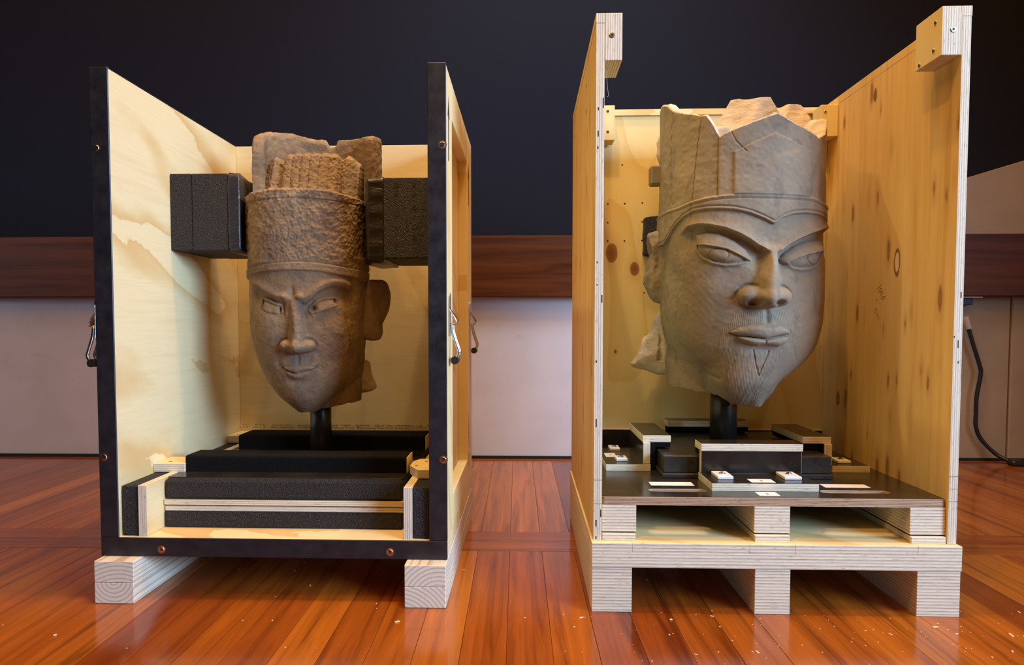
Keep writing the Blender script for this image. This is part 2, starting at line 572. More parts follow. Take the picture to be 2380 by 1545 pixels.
def prism(name, parent, pts, axis, a0, a1, mat, bevel=0.0, thin_mats=False, origin=None):
    """polygon (2D) extruded along axis from a0 to a1"""
    bm = bmesh.new()

    def P(p, a):
        c = [0, 0, 0]
        i = AX[axis]
        o = [k for k in range(3) if k != i]
        c[i] = a
        c[o[0]], c[o[1]] = p
        return c
    lo = [bm.verts.new(P(p, a0)) for p in pts]
    hi = [bm.verts.new(P(p, a1)) for p in pts]
    n = len(pts)
    bm.faces.new(lo)
    bm.faces.new(hi)
    for i in range(n):
        bm.faces.new((lo[i], lo[(i + 1) % n], hi[(i + 1) % n], hi[i]))
    bmesh.ops.recalc_face_normals(bm, faces=bm.faces)
    if bevel > 0:
        bmesh.ops.bevel(bm, geom=list(bm.edges), offset=bevel, segments=1, affect='EDGES', profile=0.5)
    if thin_mats:
        bm.normal_update()
        for f in bm.faces:
            f.material_index = 0 if abs(f.normal[AX[axis]]) > 0.8 else 1
    return bm_done(bm, name, mat, parent, origin=origin)


def bm_cyl(bm, p0, p1, r0, r1=None, seg=20, cap=True):
    p0, p1 = Vector(p0), Vector(p1)
    d = p1 - p0
    q = d.to_track_quat('Z', 'Y').to_matrix().to_4x4()
    mtx = Matrix.Translation((p0 + p1) / 2) @ q
    bmesh.ops.create_cone(bm, cap_ends=cap, segments=seg, radius1=r0, radius2=r0 if r1 is None else r1, depth=d.length, matrix=mtx)


def bm_lathe(bm, prof, axis_p, axis_d, seg=24):
    """prof: (radius, height) along axis_d from axis_p"""
    q = Vector(axis_d).to_track_quat('Z', 'Y').to_matrix()
    rings = []
    for r, h in prof:
        ring = []
        for i in range(seg):
            a = 2 * math.pi * i / seg
            ring.append(bm.verts.new(Vector(axis_p) + q @ Vector((r * math.cos(a), r * math.sin(a), h))))
        rings.append(ring)
    for a, b in zip(rings[:-1], rings[1:]):
        for i in range(seg):
            bm.faces.new((a[i], a[(i + 1) % seg], b[(i + 1) % seg], b[i]))
    bm.faces.new(rings[0][::-1])
    bm.faces.new(rings[-1])


def tube(name, parent, pts, r, mat, seg=10, closed=False, res=6):
    """smooth tube through pts (Catmull-Rom)"""
    P = [Vector(p) for p in pts]
    out = []
    n = len(P)
    rng = range(n if closed else n - 1)
    for i in rng:
        a = P[(i - 1) % n] if (closed or i > 0) else P[0]
        b_, c = P[i], P[(i + 1) % n]
        d = P[(i + 2) % n] if (closed or i + 2 < n) else P[-1]
        for k in range(res):
            t = k / res
            out.append(0.5 * ((2 * b_) + (c - a) * t + (2 * a - 5 * b_ + 4 * c - d) * t * t + (3 * b_ - a - 3 * c + d) * t ** 3))
    if not closed:
        out.append(P[-1])
    bm = bmesh.new()
    rings = []
    m = len(out)
    up = Vector((0.123, 0.31, 0.94)).normalized()
    for i, p in enumerate(out):
        tn = (out[(i + 1) % m] - out[i - 1]) if closed else (out[min(i + 1, m - 1)] - out[max(i - 1, 0)])
        tn.normalize()
        s_ = tn.cross(up)
        if s_.length < 1e-4:
            s_ = tn.orthogonal()
        s_.normalize()
        u_ = s_.cross(tn)
        rings.append([bm.verts.new(p + r * (math.cos(2 * math.pi * k / seg) * s_ + math.sin(2 * math.pi * k / seg) * u_)) for k in range(seg)])
    for i in range(m if closed else m - 1):
        a, b_ = rings[i], rings[(i + 1) % m]
        for k in range(seg):
            bm.faces.new((a[k], a[(k + 1) % seg], b_[(k + 1) % seg], b_[k]))
    if not closed:
        bm.faces.new(rings[0][::-1])
        bm.faces.new(rings[-1])
    bmesh.ops.recalc_face_normals(bm, faces=bm.faces)
    return bm_done(bm, name, mat, parent, smooth=True)


STEEL = M('plain', 'zinc_steel', (0.62, 0.63, 0.64), 0.24, 1.0)
DARKHOLE = M('plain', 'dark_socket', (0.01, 0.01, 0.01), 0.6)
BRASSY = M('plain', 'worn_washer', (0.50, 0.38, 0.27), 0.35, 1.0)


def screw(parent, p, d, r=0.0055, head=STEEL, rim=None, hexs=True):
    """screw head with recess; d = outward direction"""
    bm = bmesh.new()
    prof = [(r, -0.001), (r, 0.0004), (r * 0.85, 0.0012), (r * 0.45, 0.0013), (r * 0.42, 0.0006)]
    bm_lathe(bm, prof, (0, 0, 0), d, 20)
    o = bm_done(bm, 'screw', [head], parent, smooth=False)
    o.location = p
    bm = bmesh.new()
    bm_lathe(bm, [(r * 0.44, 0.0004), (r * 0.42, 0.0009), (r * 0.1, 0.0009)], (0, 0, 0), d, 6 if hexs else 12)
    bm_done(bm, 'socket', [DARKHOLE], o)
    if rim:
        bm = bmesh.new()
        bm_lathe(bm, [(r * 1.5, -0.001), (r * 1.5, 0.0003), (r * 1.02, 0.0004)], (0, 0, 0), d, 24)
        bm_done(bm, 'washer', [rim], o)
    return o


def text_mesh(name, parent, s, size, mat, mtx, align='LEFT', extrude=0.00015):
    cu = bpy.data.curves.new(name, 'FONT')
    cu.body = s
    cu.size = size
    cu.extrude = extrude
    cu.align_x = align
    cu.resolution_u = 2
    t = bpy.data.objects.new('tmp', cu)
    COL.objects.link(t)
    dg = bpy.context.evaluated_depsgraph_get()
    me = bpy.data.meshes.new_from_object(t.evaluated_get(dg))
    bpy.data.objects.remove(t)
    bpy.data.curves.remove(cu)
    me.materials.clear()
    me.transform(mtx)
    return link(name, me, mat, parent)


# ------------------------------------------------------------------ room
WY = -1.4
wall_f = Matrix.Translation((0, 3.06, 0)) @ Matrix.Rotation(R(WY), 4, 'Z')


def placed(o, mtx):
    o.matrix_world = mtx
    return o


CONC = M('concrete', 0)
o = box('wall_back', None, (-4.2, 1.62, 0, 0.2, 0.0, 0.725), CONC, 0)
placed(o, wall_f); tag(o, kind='structure')
o = box('wall_back_right', None, (1.62, 2.228, 0, 0.2, 0.0, 0.725), M('concrete', 1), 0.004)
placed(o, wall_f); tag(o, kind='structure')
o = box('wall_back_far_right', None, (2.234, 4.2, -0.004, 0.2, 0.0, 0.725), M('concrete', 1), 0.004)
placed(o, wall_f); tag(o, kind='structure')
o = box('trim_beam', None, (-4.2, 4.2, -0.06, 0.2, 0.722, 0.986), M('beam'), 0.003)
placed(o, wall_f); tag(o, kind='structure')
o = box('wall_upper', None, (-4.2, 4.2, 0.0, 0.2, 0.986, 3.4), M('navy'), 0)
placed(o, wall_f); tag(o, kind='structure')
o = prism('wall_sloped_parapet', None, [(1.86, 0.986), (4.2, 0.986), (4.2, 1.89), (1.86, 1.187)], 'y', -0.055, -0.001, M('concrete', 1), 0.002)
placed(o, wall_f); tag(o, kind='structure')
o = box('wall_gap_shade', None, (-4.2, 4.2, -0.012, 0.0, 0.0, 0.012), M('plain', 'black_gap_strip', (0.006, 0.005, 0.005), 0.6), 0)  # black strip added for the shaded gap along the wall foot
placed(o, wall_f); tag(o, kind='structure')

# floor: base slab, boards running in depth, a two board cross strip, border board at the wall
FY = -1.35
floor_f = Matrix.Rotation(R(FY), 4, 'Z')
fl = box('floor', None, (-4.6, 4.6, -4.5, 3.2, -0.12, -0.008), M('plain', 'floor_gap', (0.012, 0.006, 0.004), 0.8), 0)
placed(fl, floor_f); tag(fl, kind='structure')
JAR = M('jarrah')
W = 0.0848
u0 = -0.0195


def board_mesh(w, l, gap=0.0007):
    bm = bmesh.new()
    bm_box(bm, (gap / 2, w - gap / 2, 0, l - gap, -0.010, 0.0), 0.0006)
    me = bpy.data.meshes.new('floor_board')
    bm.normal_update()
    bm.to_mesh(me)
    bm.free()
    me.materials.append(JAR)
    return me


front_me = board_mesh(W, 3.30)
back_me = board_mesh(W, 1.03)
tiny = random.Random(11)


def board(me, u, v, rot=0.0):
    o = bpy.data.objects.new('floor_board', me)
    COL.objects.link(o)
    o.parent = fl
    o.location = (u, v, tiny.uniform(-0.0003, 0.0))
    o.rotation_euler = (0, 0, rot)
    return o


for k in range(-22, 22):
    board(front_me, u0 + k * W, 1.795 - 3.30)
for k in range(-32, 32):
    board(back_me, u0 + k * W, 1.966)
cross_me = board_mesh(0.0848, 6.0)
for v in (1.7955, 1.8805):
    board(cross_me, 3.0, v, R(90))
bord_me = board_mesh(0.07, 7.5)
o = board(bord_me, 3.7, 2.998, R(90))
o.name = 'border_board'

# ------------------------------------------------------------------ crate with black edges (left)
BLACK = M('black_paint')
FOAM = M('foam')
PF_YZ = M('ply_face', 'y', 'z', 2.3)
PF_XZ = M('ply_face', 'x', 'z', 9.1, 0, 0.28, 4.0)
PF_XY = M('ply_face', 'x', 'y', 5.7)
PF_SM = M('ply_face', 'x', 'y', 14.2, 1)
PE_X = M('ply_edge', 'x', 0.0044)
PE_Y = M('ply_edge', 'y', 0.0044)
PE_Z = M('ply_edge', 'z', 0.0046)
INK = M('plain', 'stencil_ink', (0.03, 0.03, 0.035), 0.6)
INKB = M('plain', 'brown_ink', (0.22, 0.11, 0.04), 0.6)
INKF = M('plain', 'faded_ink', (0.075, 0.042, 0.018), 0.7)
PENC = M('plain', 'pencil', (0.22, 0.12, 0.05), 0.6)

Y1 = -2.05
C1 = thing('shipping_crate', 'open plywood shipping crate with black painted front edges, resting on two timber bearers', 'crate', (-0.8759, 1.4532, 0), Y1)

for (x0, x1, z0, z1, ox, oz, sd) in ((0, .0872, 0, .0452, .043, .052, 1), (0, .0872, .0458, .0925, .055, -.045, 2),
                                    (.671, .759, 0, .0452, .655, -.06, 3), (.671, .759, .0458, .0925, .745, .012, 4)):
    box('bearer_timber', C1, (x0, x1, 0, .70, z0, z1), M('pine_timber', float(sd)), 0.0016, origin=(ox, 0.3, oz))

base = box('base_panel', C1, (-.003, .7585, .036, .70, .0935, .1345), PF_XY, 0.001)
fb = box('front_edge', C1, (-.0035, .7593, .0325, .0362, .0930, .1342), BLACK, 0.001)
for sx in (.132, .635):
    screw(C1, (sx, .0323, .109), (0, -1, 0), 0.0062, rim=BRASSY)
for side in (0, 1):
    if side == 0:
        xi0, xi1, xo0, xo1, xf0, xf1 = .0245, .0365, -.003, .0245, -.0035, .0372
    else:
        xi0, xi1, xo0, xo1, xf0, xf1 = .7205, .7325, .7325, .759, .7200, .7595
    sp = box('side_panel', C1, (xi0, xi1, .036, .70, .1345, 1.145), [PF_YZ, PE_X], 0.0006, thin='x')
    box('frame_stile', sp, (xo0, xo1, .036, .150, .1345, 1.145), M('ply_face', 'z', 'y', 4.0 + side, 1), 0.001)
    box('frame_stile', sp, (xo0, xo1, .552, .70, .1345, 1.145), M('ply_face', 'z', 'y', 6.0 + side, 1), 0.001)
    box('frame_rail', sp, (xo0, xo1, .1503, .5517, 1.062, 1.145), M('ply_face', 'y', 'z', 8.0 + side, 1), 0.001)
    box('frame_rail', sp, (xo0, xo1, .1503, .5517, .1345, .207), M('ply_face', 'y', 'z', 3.0 + side, 1), 0.001)
    box('front_edge', sp, (xf0, xf1, .0325, .0362, .1344, 1.1475), BLACK, 0.0012)
    box('top_edge', sp, (xf0 + .0004, xf1 - .0004, .0364, .70, 1.1452, 1.1470), BLACK, 0.0004)
    for sz in (.311, .977):
        screw(sp, (.009 if side == 0 else .7515, .0323, sz), (0, -1, 0), 0.0062, rim=BRASSY)
bp1 = box('back_panel', C1, (.0368, .7202, .68, .70, .1346, 1.145), [PF_XZ, PE_Y], 0.0006, thin='y')


def print_line(parent, s, x0, x1, z, h, y):
    t = text_mesh('printed_text', parent, s, 1.0, INKB, Matrix.Identity(4))
    xs = [v.co.x for v in t.data.vertices]
    zs = [v.co.y for v in t.data.vertices]
    sx = (x1 - x0) / (max(xs) - min(xs))
    sz = h
    mx = Matrix(((sx, 0, 0, x0 - min(xs) * sx), (0, 0, -1, y), (0, sz, 0, z), (0, 0, 0, 1)))
    t.data.transform(Matrix.Diagonal((1, 1, 0.6, 1)))
    t.data.transform(mx)
    return t


YT = .6797
for s, a, b_, z in (('F11', .0459, .066, .2862), ('- F11', .0700, .1126, .2862), ('STRUCTURAL', .137, .2035, .2850), ('AS/NZS', .2157, .2576, .2850),
                    ('CE 1024 - CMPC - DoP No. 00004a - v8 - EU', .3265, .641, .2852),
                    ('19- 30 - 7', .0485, .1179, .2785), ('BB - ABOND - SUPER', .1355, .2589, .2778),
                    ('Ultra Low Emitting Formaldehyde (ULEF) H', .3265, .641, .2780)):
    print_line(bp1, s, a, b_, z, .0062, YT)

# side guides: foam strip + plywood guide, left and right
for (f0, f1, p0, p1) in ((.0385, .0768, .0772, .0962), (.6822, .7190, .6630, .6818)):
    box('foam_strip', C1, (f0, f1, .044, .60, .1348, .246), FOAM, 0.0025)
    box('guide_board', C1, (p0, p1, .040, .60, .1348, .2475), [PF_YZ, PE_X], 0.0006, thin='x')
# plywood turn blocks in the corners
for pts in ([(.0375, .178), (.112, .178), (.112, .236), (.094, .262), (.0375, .262)],
            [(.6545, .176), (.6545, .228), (.668, .258), (.7195, .258), (.7195, .128), (.680, .128)],
            [(.0375, .583), (.085, .583), (.104, .600), (.104, .679), (.0375, .679)]):
    cb = prism('corner_block', C1, pts, 'z', .2478, .2682, [PF_SM, PE_Z], 0.0006, True)
    cx = sum(p[0] for p in pts) / len(pts)
    cy = sum(p[1] for p in pts) / len(pts)
    for dx, dy in ((-.012, -.022), (.004, .028)):
        bm = bmesh.new()
        bm_lathe(bm, [(.0042, -.001), (.0042, .0003), (.001, .0003)], (cx + dx, cy + dy, .2682), (0, 0, 1), 12)
        bm_done(bm, 'screw_hole', [M('plain', 'screw_hole', (0.22, 0.12, 0.05), 0.7)], cb)

# stencilled up arrows, wine glass and lettering on the right outer face


def decal(parent, pts, x, name='stencil_mark'):
    return prism(name, parent, pts, 'x', x, x + .0003, INK)


for (yc, zt, zb, w) in ((.083, 1.093, .955, .011), (.60, 1.071, .947, .013)):
    decal(C1, [(yc, zt), (yc - w * 1.6, zt - .045), (yc - w * .62, zt - .042), (yc - w * .62, zb), (yc + w * .62, zb), (yc + w * .62, zt - .042), (yc + w * 1.6, zt - .045)], .759)
decal(C1, [(.152, .680), (.19, .672), (.21, .655), (.214, .642), (.152, .642)], .7326)
decal(C1, [(.248, .671), (.258, .671), (.258, .648), (.248, .648)], .7326)
decal(C1, [(.214, .612), (.232, .612), (.232, .590), (.214, .590)], .7326)
for k, (a, b_) in enumerate(((.152, .168), (.19, .21), (.218, .232), (.24, .262))):
    decal(C1, [(a, .530), (b_, .530), (b_, .519), (a, .519)], .7326)
decal(C1, [(.588, .335), (.596, .300), (.604, .265), (.600, .235), (.592, .262), (.588, .300)], .759)
decal(C1, [(.590, .222), (.604, .216), (.600, .180), (.592, .176)], .759)

RUBBER = M('plain', 'black_rubber', (0.014, 0.013, 0.013), 0.45)


def handle(parent, x, y, z, s, name='lift_handle'):
    """folding case handle on a side wall; s = +1 faces +x"""
    pl = prism(name, parent, [(y + .017 * math.cos(a) * (1 if abs(math.sin(a)) < .99 else 1), z + .046 + .026 * math.sin(a)) for a in [i * math.pi / 8 for i in range(9)]] +
               [(y - .017, z - .022), (y + .017, z - .022)], 'x', min(x, x + s * .0022), max(x, x + s * .0022), STEEL, 0.0004)
    # curled lip of the plate
    bm = bmesh.new()
    prof = [(0.001, .046), (.004, .034), (.013, .024), (.021, .012), (.0225, .004), (.017, .002), (.004, .004)]
    rows = []
    for yy in (-.016, -.010, 0, .010, .016):
        k = 1.0 - 0.25 * (abs(yy) / .016) ** 2
        rows.append([bm.verts.new((x + s * px * k, y + yy, z + pz)) for px, pz in prof])
    for a, b_ in zip(rows[:-1], rows[1:]):
        for i in range(len(prof) - 1):
            bm.faces.new((a[i], a[i + 1], b_[i + 1], b_[i]))
    bmesh.ops.recalc_face_normals(bm, faces=bm.faces)
    bmesh.ops.solidify(bm, geom=bm.faces[:], thickness=0.0016)
    bm_done(bm, 'plate_lip', [STEEL], pl, smooth=True)
    # bail
    X = lambda d: x + s * d
    tube('bail', pl, [(X(.007), y - .012, z + .002), (X(.010), y - .013, z - .02), (X(.018), y - .013, z - .045), (X(.022), y - .013, z - .060),
                      (X(.016), y - .012, z - .072), (X(.014), y, z - .074), (X(.016), y + .012, z - .072), (X(.022), y + .013, z - .060), (X(.018), y + .013, z - .045), (X(.010), y + .013, z - .02), (X(.007), y + .012, z + .002)], .0036, STEEL, 10, False, 5)
    bm = bmesh.new()
    bm_cyl(bm, (X(.013), y - .017, z - .076), (X(.013), y + .017, z - .076), .0088, seg=20)
    bm_done(bm, 'grip', [RUBBER], pl, smooth=False)
    return pl


handle(C1, .7595, .083, .598, 1)
handle(C1, .7595, .640, .598, 1)
handle(C1, -.0035, .050, .592, -1)

# ------------------------------------------------------------------ removable foam and plywood tray in the left crate
T1 = thing('padded_tray', 'layered black foam and plywood tray with two velvet bars, inside the left crate', 'tray', (-0.8759, 1.4532, 0), Y1)
box('foam_layer', T1, (.100, .648, .108, .62, .1350, .1722), FOAM, 0.003)
box('plywood_layer', T1, (.099, .649, .112, .62, .1724, .1838), [PF_SM, PE_Z], 0.0006, thin='z')
box('plywood_layer', T1, (.0985, .6495, .108, .62, .1872, .1985), [PF_SM, PE_Z], 0.0006, thin='z')
box('spacer', T1, (.104, .644, .13, .62, .1839, .1871), M('velvet'), 0)
bm = bmesh.new()
bm_box(bm, (.098, .6495, .110, .62, .1990, .2462), 0.007)
bm_done(bm, 'foam_layer', [FOAM], T1)
box('top_sheet', T1, (.100, .648, .128, .62, .2463, .2478), M('film_face'), 0.0003)
VEL = M('velvet')
for (y0, y1) in ((.184, .262), (.490, .592)):
    bm = bmesh.new()
    bm_box(bm, (.110, .6445, y0, y1, .2479, .287), 0.0)
    bmesh.ops.bevel(bm, geom=[e for e in bm.edges if min(v.co.z for v in e.verts) > .28 or abs(e.verts[0].co.z - e.verts[1].co.z) > .01], offset=.006, segments=3, affect='EDGES', profile=.5)
    vb = bm_done(bm, 'velvet_bar', [VEL], T1)
    box('bar_end', vb, (.6446, .6470, y0 + .003, y1 - .003, .2482, .2845), M('ply_face', 'y', 'z', 11.0, 1), 0.0003)

# ------------------------------------------------------------------ steel display posts
MET = M('bronze_black')
P1 = thing('display_post', 'round black metal post holding up the bearded-less stone head in the left crate', 'post', (-0.8759, 1.4532, 0), Y1)
P1['label'] = 'round black metal post under the brown head, rising from the padded tray'
bm = bmesh.new()
bm_lathe(bm, [(.0275, .249), (.0275, .43)], (.379, .39, 0), (0, 0, 1), 40)
pst = bm_done(bm, 'post', [MET], P1, smooth=True)
bm = bmesh.new()
bm_lathe(bm, [(.05, .2480), (.05, .2535), (.0285, .2545)], (.379, .39, 0), (0, 0, 1), 40)
bm_done(bm, 'foot_flange', [MET], P1)

# ------------------------------------------------------------------ foam braces either side of the cap
VIN = M('vinyl')


def bumpy_prism(name, parent, pts, z0, z1, mat, amp, seed, rows=26):
    """padded prism with slight wrinkles"""
    rg = np.random.RandomState(seed)
    fx = rg.uniform(-1, 1, (6, 4))
    bm = bmesh.new()
    P = []
    n0 = len(pts)
    for i in range(n0):
        a, b_ = Vector(pts[i]), Vector(pts[(i + 1) % n0])
        k = max(1, int((b_ - a).length / .006))
        for j in range(k):
            P.append(a.lerp(b_, j / k))
    cen = sum(P, Vector((0, 0))) / len(P)
    rings = []
    for r in range(rows + 1):
        t = r / rows
        z = z0 + (z1 - z0) * t
        rim = 1.0 - .10 * (max(0, abs(t - .5) - .45) / .05) ** 2
        ring = []
        for i, p in enumerate(P):
            w = sum(math.sin(q[0] * 70 * (p.x + p.y * .7) + q[1] * 160 * z + q[2] * 9) * .5 for q in fx) * amp
            d = (p - cen)
            q_ = cen + d * rim + d.normalized() * w
            ring.append(bm.verts.new((q_.x, q_.y, z + (amp * 2 * math.sin(i * .35 + seed) if r in (0, rows) else 0))))
        rings.append(ring)
    m = len(P)
    for a, b_ in zip(rings[:-1], rings[1:]):
        for i in range(m):
            bm.faces.new((a[i], a[(i + 1) % m], b_[(i + 1) % m], b_[i]))
    bm.faces.new(rings[0][::-1])
    bm.faces.new(rings[-1])
    bmesh.ops.recalc_face_normals(bm, faces=bm.faces)
    return bm_done(bm, name, mat, parent, smooth=True)


B1 = thing('foam_brace', 'black foam block with vinyl pad braced between the bright crate wall and the brown cap', 'foam block', (-0.8759, 1.4532, 0), Y1)
box('foam_layer', B1, (.0372, .0915, .281, .50, .786, .9765), FOAM, 0.002)
box('foam_layer', B1, (.0917, .1818, .282, .50, .785, .9765), FOAM, 0.002)
bumpy_prism('vinyl_pad', B1, [(.182, .283), (.213, .284), (.2035, .315), (.196, .355), (.1935, .395), (.197, .45), (.202, .498), (.182, .498)], .783, .980, VIN, .0007, 3)
B2 = thing('foam_brace', 'shaggy black foam block with vinyl pad wedged behind the right black post', 'foam block', (-0.8759, 1.4532, 0), Y1)
fr2 = box('foam_block', B2, (.5745, .7198, .280, .50, .764, .962), FOAM, 0.002)
bumpy_prism('vinyl_pad', B2, [(.5742, .283), (.5742, .498), (.53, .498), (.518, .45), (.512, .395), (.514, .355), (.521, .315), (.534, .284)], .756, .966, VIN, .0009, 8)
for (s, xx, zz) in (('O', .607, .940), ('B', .606, .920), ('I', .607, .888), ('U', .606, .868), ('4', .607, .838), ('I', .606, .818), ('R', .607, .795),
                    ('R', .652, .938), ('P', .651, .915), ('O', .652, .885), ('I', .651, .862), ('U', .652, .838), ('D', .651, .812)):
    text_mesh('foam_print', fr2, s, .017, INKF, Matrix.Translation((xx, .2796, zz)) @ Matrix.Rotation(R(90), 4, 'X'), 'CENTER')

# ------------------------------------------------------------------ tall plywood crate on a laminated pallet (right)
Y2 = -2.05
O2 = (0.1891, 1.4110, 0)
KN_R = M('ply_knotty', 'z', 'y', 1.7)
KN_L = M('ply_knotty', 'z', 'y', 12.4)
C2 = thing('shipping_crate', 'tall bare plywood crate without lid, standing on a thick laminated plywood pallet', 'crate', O2, Y2)
LAM = M('ply_edge', 'z', 0.0066, 0, 2.0)
LAM2 = M('ply_edge', 'z', 0.0062, 0, 7.0)
for i, (x0, x1) in enumerate(((0, .083), (.336, .4085), (.665, .752))):
    box('pallet_leg', C2, (x0, x1, 0, .70, 0, .0953), M('ply_edge', 'z', 0.0066, 0, 3.0 + i), 0.0008)
box('pallet_rail', C2, (-.0005, .7525, -.003, .70, .0955, .1272), LAM, 0.0008)
PD = M('ply_face', 'x', 'y', 21.0, 1)
for i, (x0, x1) in enumerate(((-.0005, .0828), (.0830, .3238), (.3240, .4168), (.4170, .6638), (.6640, .7525))):
    box('deck_board', C2, (x0, x1, -.003, .70, .1273, .1472), [PD, M('ply_edge', 'z', 0.0066, 0, 9.0 + i)], 0.0006, thin='z')
lp = box('side_panel', C2, (.0035, .0212, .012, .70, .1474, 1.2115), [KN_L, PE_X], 0.0006, thin='x')
box('top_strip', lp, (.0030, .0212, .0115, .70, 1.2117, 1.2312), [KN_L, PE_X], 0.0008, thin='x')
rp = box('side_panel', C2, (.7310, .7490, .012, .70, .1474, 1.2140), [KN_R, PE_X], 0.0006, thin='x')
box('top_strip', rp, (.7306, .7500, .0115, .70, 1.2142, 1.2345), [KN_R, PE_X], 0.0008, thin='x')
bp = box('back_panel', C2, (.0214, .7308, .62, .638, .1474, 1.2050),
         [M('ply_plain', 'z', 'x', 3.0, ((.113, .809, .0185, .030), (.180, .763, .014, .021), (.126, .520, .004, .006))), PE_Y], 0.0006, thin='y')
box('top_strip', bp, (.0214, .7308, .612, .640, 1.2052, 1.2222), M('ply_face', 'x', 'z', 31.0, 1), 0.0008)
for (sx, sz) in ((.079, 1.07), (.101, .952), (.150, .953), (.201, .955), (.101, .898), (.201, .900), (.101, .845), (.150, .845), (.201, .846), (.209, .693), (.142, 1.065)):
    bm = bmesh.new()
    bm_lathe(bm, [(.0026, -.0005), (.0026, .0003), (.0008, .0003)], (sx, .62, sz), (0, -1, 0), 8)
    bm_done(bm, 'nail_hole', [DARKHOLE], bp)
box('lower_board', C2, (.0216, .7306, .6155, .6198, .1476, .2900), [M('film_face'), M('ply_edge', 'y', .002)], 0.0003, thin='y')
# corner blocks
cb = box('corner_block', C2, (.0214, .111, .555, .6118, 1.120, 1.2165), M('ply_face', 'z', 'x', 17.0, 1), 0.001)
for sz in (1.200, 1.143):
    screw(cb, (.0915, .5548, sz), (0, -1, 0), .0042)
cb = box('corner_block', C2, (.683, .7304, .555, .6118, 1.125, 1.2115), M('ply_plain', 'z', 'x', 8.0), 0.001)
screw(cb, (.695, .5548, 1.192), (0, -1, 0), .0042)
# laminated blocks at the front top corners
cbl = box('front_block', C2, (.0214, .0565, .0115, .112, 1.1370, 1.2312), [KN_L, M('ply_edge', 'x', 0.0048, 0, 5.0)], 0.0008, thin='x')
screw(cbl, (.0355, .0112, 1.187), (0, -1, 0), .0058, BRASSY)
cbr = box('front_block', C2, (.691, .7304, .0115, .104, 1.1385, 1.2345), [M('ply_plain', 'z', 'y', 5.0), M('ply_edge', 'x', 0.0048, 0, 6.0)], 0.0008, thin='x')
screw(cbr, (.713, .0112, 1.188), (0, -1, 0), .0058)
for (yy, zz) in ((.034, 1.211), (.038, 1.157), (.088, 1.146)):
    screw(cbr, (.6908, yy, zz), (-1, 0, 0), .0042, BRASSY)
tube('stray_thread', cbl, [(.030, .06, 1.137), (.031, .06, 1.117), (.033, .06, 1.096), (.035, .06, 1.083), (.032, .06, 1.079)], .00035, M('plain', 'thread', (0.55, 0.5, 0.42), 0.6), 5)
# saw voids in the side panel edges
for (x, z, h) in ((.019, 1.052, .020), (.009, 1.040, .006), (.009, .99, .012), (.0085, .962, .006), (.0085, .728, .004), (.0085, .682, .003), (.0185, .653, .016), (.008, .523, .006), (.0085, .395, .018),
                  (.019, .205, .016), (.0095, .184, .014), (.0095, .153, .006)):
    box('edge_void', lp, (x - .0011, x + .0011, .0117, .013, z - h / 2, z + h / 2), DARKHOLE, 0)
for (x, z, h) in ((.744, .66, .012), (.741, .56, .016), (.733, .575, .004), (.742, .523, .005)):
    box('edge_void', rp, (x - .0010, x + .0010, .0117, .013, z - h / 2, z + h / 2), DARKHOLE, 0)
# pencilled dimension on the right inner face
PENCIL = [[(0.3008, 0.6982), (0.3079, 0.6933), (0.3209, 0.6884)], [(0.3118, 0.6842), (0.3083, 0.6874), (0.3004, 0.6893), (0.2981, 0.6868), (0.3016, 0.6833), (0.3073, 0.6809), (0.3146, 0.6807)], [(0.3078, 0.6761), (0.3029, 0.6796), (0.2942, 0.6805), (0.2924, 0.6784), (0.2954, 0.6751), (0.3004, 0.6733), (0.3052, 0.6731)], [(0.2993, 0.666), (0.2936, 0.6684), (0.2851, 0.6695), (0.2825, 0.6675), (0.2877, 0.664), (0.2948, 0.6622), (0.3014, 0.664)], [(0.3287, 0.6641), (0.3219, 0.6616), (0.3143, 0.6586)], [(0.3218, 0.6612), (0.3236, 0.6578), (0.3249, 0.6526)], [(0.3178, 0.6391), (0.3231, 0.6415), (0.3283, 0.6397), (0.3306, 0.6352), (0.3286, 0.631), (0.3241, 0.6299), (0.3205, 0.632), (0.3206, 0.635), (0.3252, 0.6374)], [(0.3132, 0.6264), (0.3186, 0.624), (0.3225, 0.6214)], [(0.3118, 0.6212), (0.308, 0.6186), (0.3049, 0.6159)], [(0.3109, 0.6186), (0.313, 0.6152), (0.3114, 0.6129), (0.3136, 0.6114), (0.3155, 0.6122)], [(0.3028, 0.6005), (0.3016, 0.5971), (0.301, 0.5941)]]
for st in PENCIL:
    tube('pencil_stroke', rp, [(.7310, a, b_) for a, b_ in st], .00042, PENC, 5, False, 3)
for z in (.288, .262, .236):
    box('pencil_mark', rp, (.7312, .7488, .0116, .0121, z, z + .0007), PENC, 0)
for z in (.275, .225):
    box('pencil_mark', lp, (.0036, .0211, .0116, .0121, z, z + .0007), PENC, 0)

# ------------------------------------------------------------------ black faced platform on laminated runners
FILM = M('film_face')
FEDGE = M('ply_edge', 'z', 0.0030, 1)
PL = thing('platform', 'black film-faced plywood platform with two hand slots, sitting inside the tall right crate', 'platform', O2, Y2)


